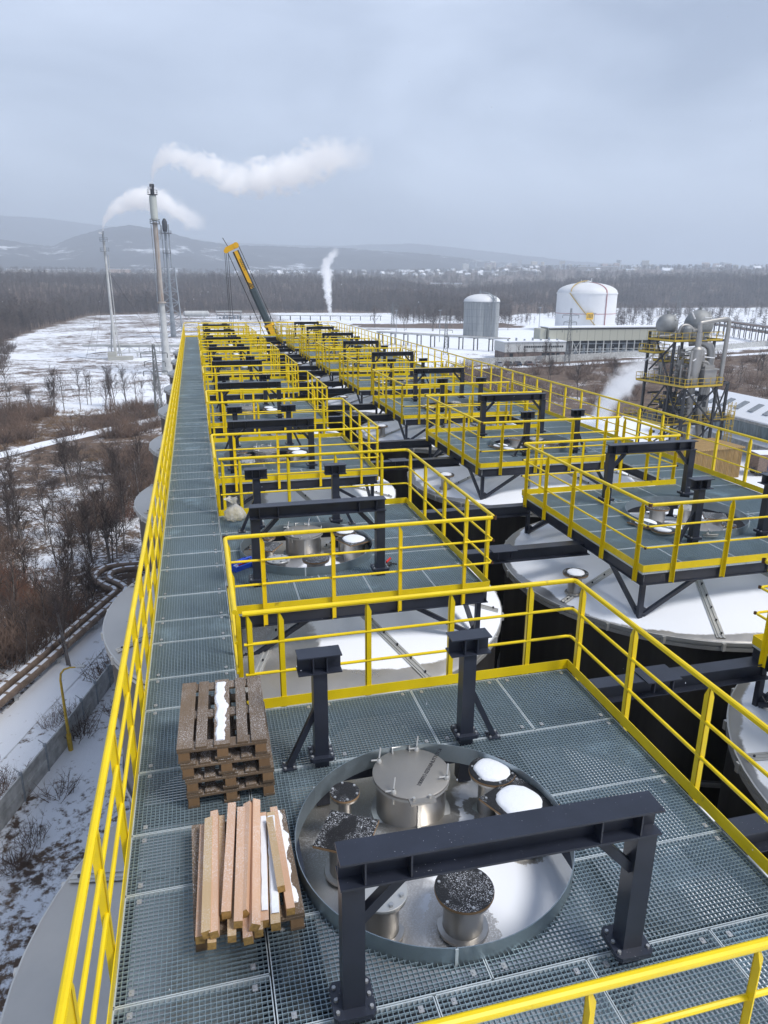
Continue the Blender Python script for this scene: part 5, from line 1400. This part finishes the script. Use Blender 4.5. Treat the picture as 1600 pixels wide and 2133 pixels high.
duct([(2.6, 1.6, -2.0), (2.6, 1.7, -.95), (3.2, 1.7, -.75), (5.5, 1.7, -.45), (6.8, 1.7, -.35), (7.3, 1.7, -.9), (7.3, 1.7, -3), (7.2, 1.7, -8), (7.2, 1.7, -9)], .30)
duct([(4.0, 5.4, -3.6), (5.2, 4.6, -3.5), (6.2, 3.8, -4.0), (6.6, 3.6, -5.2), (6.6, 3.6, -6.8), (6.5, 3.6, -13.5)], .55)
duct([(4.6, 3.2, -4.6), (4.6, 3.0, -6), (4.6, 3.0, -9)], .42)
duct([(4.2, 2.4, -6.0), (5.2, 2.4, -6.2), (5.6, 2.4, -7.2), (5.6, 2.4, -9)], .2)
duct([(1.9, 5.0, -3.2), (1.9, 5.0, -2.0), (2.3, 5.0, -1.35), (3.1, 4.9, -1.3), (3.9, 4.7, -1.9), (4.2, 4.6, -3.2)], .24)
duct([(3.4, 2.8, -9), (3.4, 2.8, -14.3), (3.2, 2.8, -19.5)], .5); duct([(5.1, 2.6, -9.2), (5.1, 2.6, -14), (6.4, 2.6, -19.8)], .45); duct([(1.2, 2.0, -15), (-.6, .4, -19.6)], .55, sm=False); duct([(2.4, .8, -15), (.6, -1.0, -19.6)], .45, sm=False)
mb = MB(); mb.box(3.4, 5.4, .5, 2.3, -9, -7.0); mb.prism([(3.2, .3), (5.6, .3), (5.6, 2.5), (3.2, 2.5)], -6.99, -6.8); mb.prism([(3.6, .8), (5.2, .8), (5.2, 2.0), (3.6, 2.0)], -6.79, -6.4); mb.build('filter_box', M['duct'], TT)
M['vess'] = paint('dull_cladding', (.27, .28, .28), .6, .15, vscale=.8, metal=.3)
def vessel(x, y, r, nm):
    mb = MB(); mb.lathe([(r * .55, -3.2), (r * .8, -3.0)] + [(r * math.cos(u), -1.3 + r * math.sin(u)) for u in [R(a) for a in range(-40, 90, 10)]] + [(.01, -1.3 + r)], 32, (x, y, 0))
    for sa in (-.4, .9): mb.bar((x + r * math.cos(sa) * .5, y - r * .5, -1.3 + r * .86), (x + r * .2, y - r * .95, -1.3 + r * .42), .12, .12)
    mb.tube([(x, y, -1.3 + r - .1), (x, y, -1.3 + r + .4)], .22, 10); mb.build(nm, M['vess'], TT)
vessel(6.9, 7.4, 2.05, 'domed_vessel'); vessel(2.0, 8.0, 1.5, 'domed_vessel')
mb = MB(); mb.lathe([(.55, -3.2), (.6, -1.6), (.4, -1.3), (.01, -1.25)], 18, (2.6, 4.2, 0)); mb.lathe([(.3, -3.2), (.32, -2.0), (.01, -1.9)], 14, (3.6, 4.1, 0)); mb.build('small_vessel', M['vess'], TT)
rg2 = random.Random(5)
for z0, z1, n in ((-9.0, -3.8, 70), (-3.2, -1.0, 26), (-14.2, -9.6, 90), (-19.5, -14.6, 30)):
    mb = MB()
    for k in range(n):
        if k == 0: mb.bar((3.3, 1.0, z0 + .3), (3.3, 8.6, z0 + .3), .2, .2)
        x, y = rg2.uniform(.8, 5.8), rg2.uniform(1.2, 8.5) if z0 < -4 else rg2.uniform(4.2, 6); z = rg2.uniform(z0, z1 - .8); c = rg2.randrange(4)
        if c == 0: mb.tube([(x, y, z), (x + rg2.uniform(-2, 2), y, z)], rg2.uniform(.06, .16), 8)
        elif c == 1: mb.tube([(x, y, z0), (x, y, z + .8)], rg2.uniform(.06, .2), 8)
        elif c == 2: mb.box(x - .3, x + .3, y - .3, y + .3, z, z + rg2.uniform(.3, .8))
        else: mb.bar((x, y, z), (x + rg2.uniform(-1, 1), y + rg2.uniform(-2, 2), z + rg2.uniform(-.3, .8)), .12, .12)
    mb.build('pipework', M['tower'] if z0 < -10 else M['duct'], TT)
for (x, y, z, dx, dz) in ((.2, 9.4, -.4, 1.9, .35), (1.6, 8.2, -.9, 1.6, 1.0), (3.4, 5.0, .5, .6, -.9), (5.4, 4.8, -.2, 1.2, -.1), (-.9, 8.6, -6.2, 1.6, .9), (1.7, 1.4, -5.7, 1.0, .6), (3.4, 1.3, -5.2, 1.7, -.2), (.6, 1.2, -10.7, 1.9, .5), (6.6, 2.2, -10.6, 1.6, -.3)):
    mb = MB(); mb.bar((x, y - .3, z), (x + dx, y - .3, z + dz), .16, .13); mb.build('lamp_tube', M['tube'], TT)
mb = MB()
for z in [GZ + .35 * k for k in range(23)]: mb.bar((9.5, 1.9, z), (10.1, 1.9, z), .05, .05)
for x in (9.5, 10.1): mb.bar((x, 1.9, GZ), (x, 1.9, -11.8), .07, .07)
for k in range(5):
    z = -18 + 1.4 * k; mb.lathe([(.5, z), (.53, z), (.53, z + .07), (.5, z + .07)], 14, (9.8, 1.5, 0))
for a in (3.6, 4.7, 5.8): mb.bar((9.8 + .52 * math.cos(a), 1.5 + .52 * math.sin(a), -18), (9.8 + .52 * math.cos(a), 1.5 + .52 * math.sin(a), -11.8), .05, .05)
mb.build('caged_ladder', M['yr'], TT)
def corr(name, c):
    m = Mat(name); x = m.xyz(m.co()); s = m.math('SINE', m.math('MULTIPLY', m.math('ADD', x[0], x[1]), 22.0)); m.set('Base Color', m.mix(m.ramp(m.noise(1.2, 5), (.35, 0.0), (.7, 1.0)), tuple(v * .8 for v in c), c)).set('Roughness', .6); m.bump(s, .8, .05); return m.m
M['tan'] = corr('tan_corrugated_sheet', (.46, .29, .10)); M['bluec'] = corr('blue_corrugated_sheet', (.02, .07, .28))
t = thing('tan_cabin', 'tan corrugated sheet-metal cabin at the foot of the process tower', 'cabin', (63.4, 79.6, GZ), R(4))
def ribbed(x0, x1, y0, y1, z0, z1, mat, nm='wall', step=.22):
    mb = MB(); mb.box(x0, x1, y0, y1, z0, z1)
    k = x0 + .1
    while k < x1 - .1:
        mb.box(k, k + step * .45, y0 - .05, y0 - .001, z0, z1 - .1); k += step
    k = y0 + .1
    while k < y1 - .1:
        mb.box(x0 - .05, x0 - .001, k, k + step * .45, z0, z1 - .1); mb.box(x1 + .001, x1 + .05, k, k + step * .45, z0, z1 - .1); k += step
    return mb.build(nm, mat, t)
ribbed(-3.9, 4.1, -2.9, 2.6, 0, 4, M['tan']); mb = MB(); mb.box(-4.1, 4.3, -3.1, 2.8, 4.001, 4.18); mb.build('roof', M['tan'], t)
t = thing('blue_container', 'small blue container with white panels left of the process tower', 'container', (58.8, 91.5, GZ), R(10)); ribbed(-1.6, 1.6, -1.2, 1.2, 0, 2.5, M['bluec'])
mb = MB()
for k in range(3): mb.box(-1.2 + .9 * k, -.6 + .9 * k, -1.30, -1.255, 1.0, 1.8)
mb.build('white_panel', M['white'], t)
t = thing('freight_wagon', 'rusty freight wagon with a dark blue tarpaulin side', 'wagon', (73.0, 77.4, GZ), R(-12))
mb = MB(); mb.box(-2.6, -1.3, -1.3, 1.3, .9, 3.0); mb.box(-2.7, 4.2, -1.25, 1.25, .7, .899); mb.build('frame', M['insul0'], t); mb = MB(); mb.box(-1.29, 4.2, -1.35, 1.35, .9, 2.9); mb.build('tarpaulin', M['bluec'], t)
mb = MB(); mb.box(-2.6, 4.2, -1.3, 1.3, 3.001, 3.06); mb.build('snow', M['snow'], t)
for a in (-2.0, -.9, 2.0, 3.1):
    for s in (-.8, .8): mb = MB(); mb.tube([(a, s - .08, .42), (a, s + .08, .42)], .42, 16); mb.build('wheel', M['darkrail'], t)
mb = MB(); 
for s in (-.8, .8): mb.tube([(-2.7, s, 1.1), (-3.1, s, 1.1), (-3.12, s, 1.1)], [.1, .1, .25], 10)
mb.build('buffer', M['darkrail'], t)
t = thing('rail_shed', 'long white-roofed shed with a glazed band at the right edge', 'building', (77.5, 84, GZ))
mb = MB(); mb.box(0, 12, -30, 22, 0, 2.6); mb.build('lower_wall', M['conc'], t)
mb = MB(); mb.box(-1.6, -.001, -30, 22.2, 2.5, 2.75); mb.build('canopy', M['snow'], t)
mb = MB(); mb.box(.1, 11.9, -30, 21.9, 2.601, 3.0); mb.box(.1, 11.9, -30, 21.9, 4.8, 5.5); mb.build('upper_wall', M['conc'], t)
gl = Mat('greenish_glazing'); gl.set('Base Color', gl.ramp(gl.noise(1.5, 4, stretch=(1, 3, .3)), (.3, (.06, .10, .115)), (.7, (.20, .27, .29)))).set('Roughness', .25)
mb = MB(); mb.box(.15, 11.8, -29.9, 21.8, 3.001, 4.799); mb.build('glazing', gl.m, t)
mb = MB(); mb.add([(-.5, -30, 5.5), (12.5, -30, 5.5), (12.5, 22.3, 5.5), (-.5, 22.3, 5.5), (4.2, -30, 7.9), (4.2, 22.3, 7.9), (-.5, -30, 5.3), (12.5, -30, 5.3), (12.5, 22.3, 5.3), (-.5, 22.3, 5.3)], [(0, 4, 5, 3), (4, 1, 2, 5), (0, 1, 4), (2, 3, 5), (6, 9, 8, 7), (0, 3, 9, 6), (1, 7, 8, 2), (3, 2, 8, 9), (0, 6, 7, 1)]); mb.build('roof', M['snow'], t)
for k in range(16):
    y = 20 - 3.0 * k; mb = MB(); s = (7.9 - 5.5) / 4.7; mb.bar((.9, y, 5.5 + 1.4 * s + .08), (2.8, y, 5.5 + 3.3 * s + .08), 1.1, .12, 0, (-s, 0, 1)); mb.build('skylight', M['greysteel'], t)

# ------------------------------------------------------------------ far town
M['blockw'] = []
def block_mat(name, c):
    m = Mat(name); w = m.xyz(m.co()); a = m.math('FRACT', m.math('MULTIPLY', m.math('ADD', w[0], w[1]), .25)); b = m.math('FRACT', m.math('MULTIPLY', w[2], .36))
    k = m.math('MULTIPLY', m.math('GREATER_THAN', a, .5), m.math('GREATER_THAN', b, .55)); m.set('Base Color', m.mix(k, c, tuple(v * .35 for v in c))).set('Roughness', .8); return m.m
BM = [block_mat(n, c) for n, c in (('pale_facade', (.62, .60, .56)), ('pinkish_facade', (.62, .47, .38)), ('grey_facade', (.40, .42, .45)), ('cream_facade', (.68, .60, .44)))]
def hillz(az, r): return hill_z(MAIN, 2900, 4500, 46, az, r)
def block(lab, az, r, w, d, h, k):
    r += 1200; x, y = r * math.sin(R(az)), r * math.cos(R(az)); t = thing('apartment_block', lab, 'apartment block', (x, y, hillz(az, r) - 2), R(-az + rg2.uniform(-40, 40)), 'apartment blocks of the distant town')
    mb = MB(); mb.box(-w / 2, w / 2, -d / 2, d / 2, 0, h); mb.build('wall', BM[k], t); mb = MB(); mb.box(-w / 2 - .3, w / 2 + .3, -d / 2 - .3, d / 2 + .3, h + .01, h + .8); mb.box(-2, 2, -2, 2, h + .81, h + 3); mb.build('roof', M['snow'], t)
for i in range(90):
    az = rg2.choice((rg2.uniform(20, 29), rg2.uniform(22, 27), rg2.uniform(27, 40)))
    block('pale apartment block in the hazy town below the hills', az, rg2.uniform(2300, 2950), rg2.uniform(12, 34), 14, rg2.choice((18, 24, 30, 40)), rg2.randrange(4))
for az, w in ((37.2, 30), (37.9, 30), (38.6, 28)): block('tan apartment block of the separate cluster at the right of the town', az, 2500, w, 15, 38, 1)
mb = MB(); mb.box(-5, 5, -4, 4, 0, 4.5); mb.add([(-5.5, -4.6, 4.5), (5.5, -4.6, 4.5), (5.5, 4.6, 4.5), (-5.5, 4.6, 4.5), (-5.5, 0, 8.2), (5.5, 0, 8.2)], [(0, 1, 5, 4), (2, 3, 4, 5), (0, 4, 3), (1, 2, 5), (0, 3, 2, 1)], 1)
hs = None
for i in range(120):
    az = rg2.choice((rg2.uniform(12.5, 22), rg2.uniform(14, 24), rg2.uniform(3, 12), rg2.uniform(24, 42))); r = rg2.uniform(2000, 2700)
    x, y = r * math.sin(R(az)), r * math.cos(R(az)); s = rg2.uniform(.9, 1.7)
    if hs is None: o = hs = mb.build('small_house', [BM[0], M['snow']])
    else: o = inst(hs, 'small_house')
    o.location = (x, y, gz(x, y) - .5); o.rotation_euler = (0, 0, rg2.uniform(0, 3)); o.scale = (s, s, s)
    tag(o, 'tiny snow-roofed house in the distant village below the hills', 'house', 'snow-roofed houses of the distant village')
for k, (az, r, w, h) in enumerate(((-11.4, 2300, 60, 7), (-8.9, 2350, 70, 6), (-7.4, 2450, 50, 7), (-4.9, 2300, 60, 10), (-2.6, 2350, 60, 8), (19, 1480, 60, 8), (8.0, 2600, 60, 9), (23, 2100, 90, 10), (30, 2300, 110, 10))):
    x, y = r * math.sin(R(az)), r * math.cos(R(az)); t = thing('long_hall', ('long pale hall with snowy roof below the left hills' if az < 0 else 'long pale hall with snowy roof near the distant town'), 'hall', (x, y, gz(x, y)), R(-az), 'long halls at the foot of the hills')
    mb = MB(); mb.box(-w / 2, w / 2, -10, 10, 0, h); mb.build('wall', BM[1 if k == 3 else 0], t); mb = MB(); mb.box(-w / 2 - 1, w / 2 + 1, -11, 11, h + .01, h + 1.5); mb.build('roof', M['snow'], t)

# ------------------------------------------------------------------ steam and haze
def plume(name, lab, org, path, radii, dens, nscale, soft=.5, fade=None, az=YAW):
    """a bent tube filled with noisy vapour; path is (along the wind, up), radii in metres; object x is the wind direction"""
    P = smooth([(a, 0, b) for a, b in path], 6); RR_ = [lerp_tab([(i, r) for i, r in enumerate(radii)], i / 6) for i in range(len(P))]
    mb = MB(); mb.tube(P, [r * 1.25 for r in RR_], 16)
    m = bpy.data.materials.new(name + '_vapour'); m.use_nodes = True; nt = m.node_tree; nt.nodes.clear()
    def n(t, **k):
        q = nt.nodes.new(t)
        for a, b in k.items(): setattr(q, a, b)
        return q
    def mt(op, a, b=0., c=0., cl=False):
        q = n('ShaderNodeMath', operation=op, use_clamp=cl)
        for s, v in zip(q.inputs, (a, b, c)):
            if hasattr(v, 'is_output'): nt.links.new(v, s)
            else: s.default_value = v
        return q.outputs[0]
    tc = n('ShaderNodeTexCoord'); sp = n('ShaderNodeSeparateXYZ'); nt.links.new(tc.outputs['Object'], sp.inputs[0]); X, Y, Z = sp.outputs
    vert = abs(path[-1][1] - path[0][1]) > abs(path[-1][0] - path[0][0]) * 1.2
    U = Z if vert else X; ui = 1 if vert else 0
    u = [p.z if vert else p.x for p in P]; u0, u1 = min(u), max(u)
    tn = mt('DIVIDE', mt('SUBTRACT', U, u0), u1 - u0, 0, True)
    def curve(vals):
        mx = max(vals); mn = min(vals); mx = mx if mx - mn > 1e-6 else mn + 1
        c = n('ShaderNodeFloatCurve'); cv = c.mapping.curves[0]
        pts = sorted(((ui_ - u0) / (u1 - u0), (v - mn) / (mx - mn)) for ui_, v in zip(u, vals))[::3]
        while len(cv.points) < len(pts): cv.points.new(.5, .5)
        for p, q in zip(cv.points, pts): p.location = q; p.handle_type = 'AUTO'
        c.mapping.update(); nt.links.new(tn, c.inputs['Value']); return mt('MULTIPLY_ADD', c.outputs[0], mx - mn, mn)
    cc = curve([p.x if vert else p.z for p in P]); rr_ = curve(RR_)
    dv = mt('SUBTRACT', X if vert else Z, cc)
    dist = mt('DIVIDE', mt('SQRT', mt('ADD', mt('POWER', mt('ABSOLUTE', dv), 2.), mt('POWER', mt('ABSOLUTE', Y), 2.))), rr_)
    no = n('ShaderNodeTexNoise'); no.inputs['Scale'].default_value = nscale; no.inputs['Detail'].default_value = 8; no.inputs['Roughness'].default_value = .68; no.inputs['Distortion'].default_value = .9
    nt.links.new(tc.outputs['Object'], no.inputs['Vector'])
    d = mt('ADD', mt('SUBTRACT', .92, dist), mt('MULTIPLY', mt('SUBTRACT', no.outputs[0], .5), 3.1))
    d = mt('MULTIPLY', d, 1 / soft, 0, True)
    fd = curve([lerp_tab(fade, (k - u0) / (u1 - u0)) for k in u]) if fade else 1.0
    d = mt('MULTIPLY', mt('MULTIPLY', d, fd), dens)
    v = n('ShaderNodeVolumePrincipled'); v.inputs['Color'].default_value = (1, 1, 1, 1); v.inputs['Anisotropy'].default_value = .0; nt.links.new(d, v.inputs['Density'])
    o = n('ShaderNodeOutputMaterial'); nt.links.new(v.outputs[0], o.inputs['Volume'])
    ob = mb.build(name, m, None, org, (0, 0, -az), sharp=0); tag(ob, lab, 'steam', 'steam plumes'); return ob
plume('steam_plume', 'long white steam plume drifting right from the tall rusty stack', (-8, 206.8, 27.6), [(0, -1.2), (.4, 2.2), (2.0, 5.0), (5.0, 6.3), (9, 5.6), (13.5, 3.9), (19, 2.2), (25, 1.4), (31, 2.0), (37, 3.8), (43, 5.6), (49, 6.5), (56, 7.0)],
      [.9, 1.6, 2.2, 2.7, 3.0, 3.3, 3.7, 4.0, 4.4, 4.8, 4.8, 4.2, 3.6], 1.8, .30, .45, [(0, 1), (.5, 1), (.75, .45), (.9, .10), (1, .01)])
plume('steam_plume', 'white steam plume rising from the thin leftmost stack', (-25.5, 252.6, 18.9), [(-.1, -.9), (.6, 2.4), (3, 5.2), (7, 7.6), (12, 9.4), (17, 9.2), (22, 6.8), (27, 4.0), (32, 2.4)],
      [.9, 1.4, 2.2, 3.0, 3.5, 4.0, 4.0, 3.6, 3], 1.8, .32, .45, [(0, 1), (.4, .9), (.7, .3), (1, .02)])
plume('steam_plume', 'upright puff of steam rising at the far end of the decks', (91.2, 504.3, GZ), [(0, 0), (-1, 8), (-2, 17), (-2.3, 26), (-3, 34), (0, 40), (4.5, 46)], [1.0, 1.7, 3.0, 3.8, 4.0, 3.8, 3], 1.2, .30, .45, [(0, 1), (.7, .8), (1, .05)])
plume('steam_plume', 'loose cloud of steam beside the process tower', (66.5, 112, GZ), [(0, 0), (.8, 2.4), (2.4, 5.2), (4.4, 7.8), (6.6, 9.6), (9.4, 10.6)], [2.6, 3.3, 3.9, 3.9, 3.2, 2.0], .8, .35, .6, [(0, .55), (.6, 1), (1, .1)])
mb = MB(); mb.box(-9700, 9700, -9700, 9700, -26, 640)
hz = bpy.data.materials.new('haze'); hz.use_nodes = True; hz.node_tree.nodes.clear()
v = hz.node_tree.nodes.new('ShaderNodeVolumePrincipled'); v.inputs['Color'].default_value = (.80, .89, 1, 1); v.inputs['Density'].default_value = 2.9e-4; v.inputs['Anisotropy'].default_value = .0
o = hz.node_tree.nodes.new('ShaderNodeOutputMaterial'); hz.node_tree.links.new(v.outputs[0], o.inputs['Volume'])
ho = mb.build('haze', hz); ho['kind'] = 'stuff'; ho['label'] = 'thin winter haze filling the air over the plain'; ho['category'] = 'haze'

def flakes():
    rg3 = random.Random(3); vs, fs = [], []
    while len(vs) < 4 * 1500:
        p = Vector((rg3.uniform(-4, 16), rg3.uniform(2.5, 40), rg3.uniform(-6, 7)))
        if p.length < 3: continue
        tri_stick(vs, fs, p, p + Vector((rg3.uniform(-.3, .3), rg3.uniform(-.2, .2), 1)) * .012, .0045)
    me = bpy.data.meshes.new('falling_snow'); me.from_pydata([tuple(v) for v in vs], [], fs); me.materials.append(M['snow'])
    o = bpy.data.objects.new('falling_snow', me); COL.objects.link(o); tag(o, 'sparse tiny snowflakes drifting down in front of the tanks', 'snowfall', None, 'stuff')
flakes()
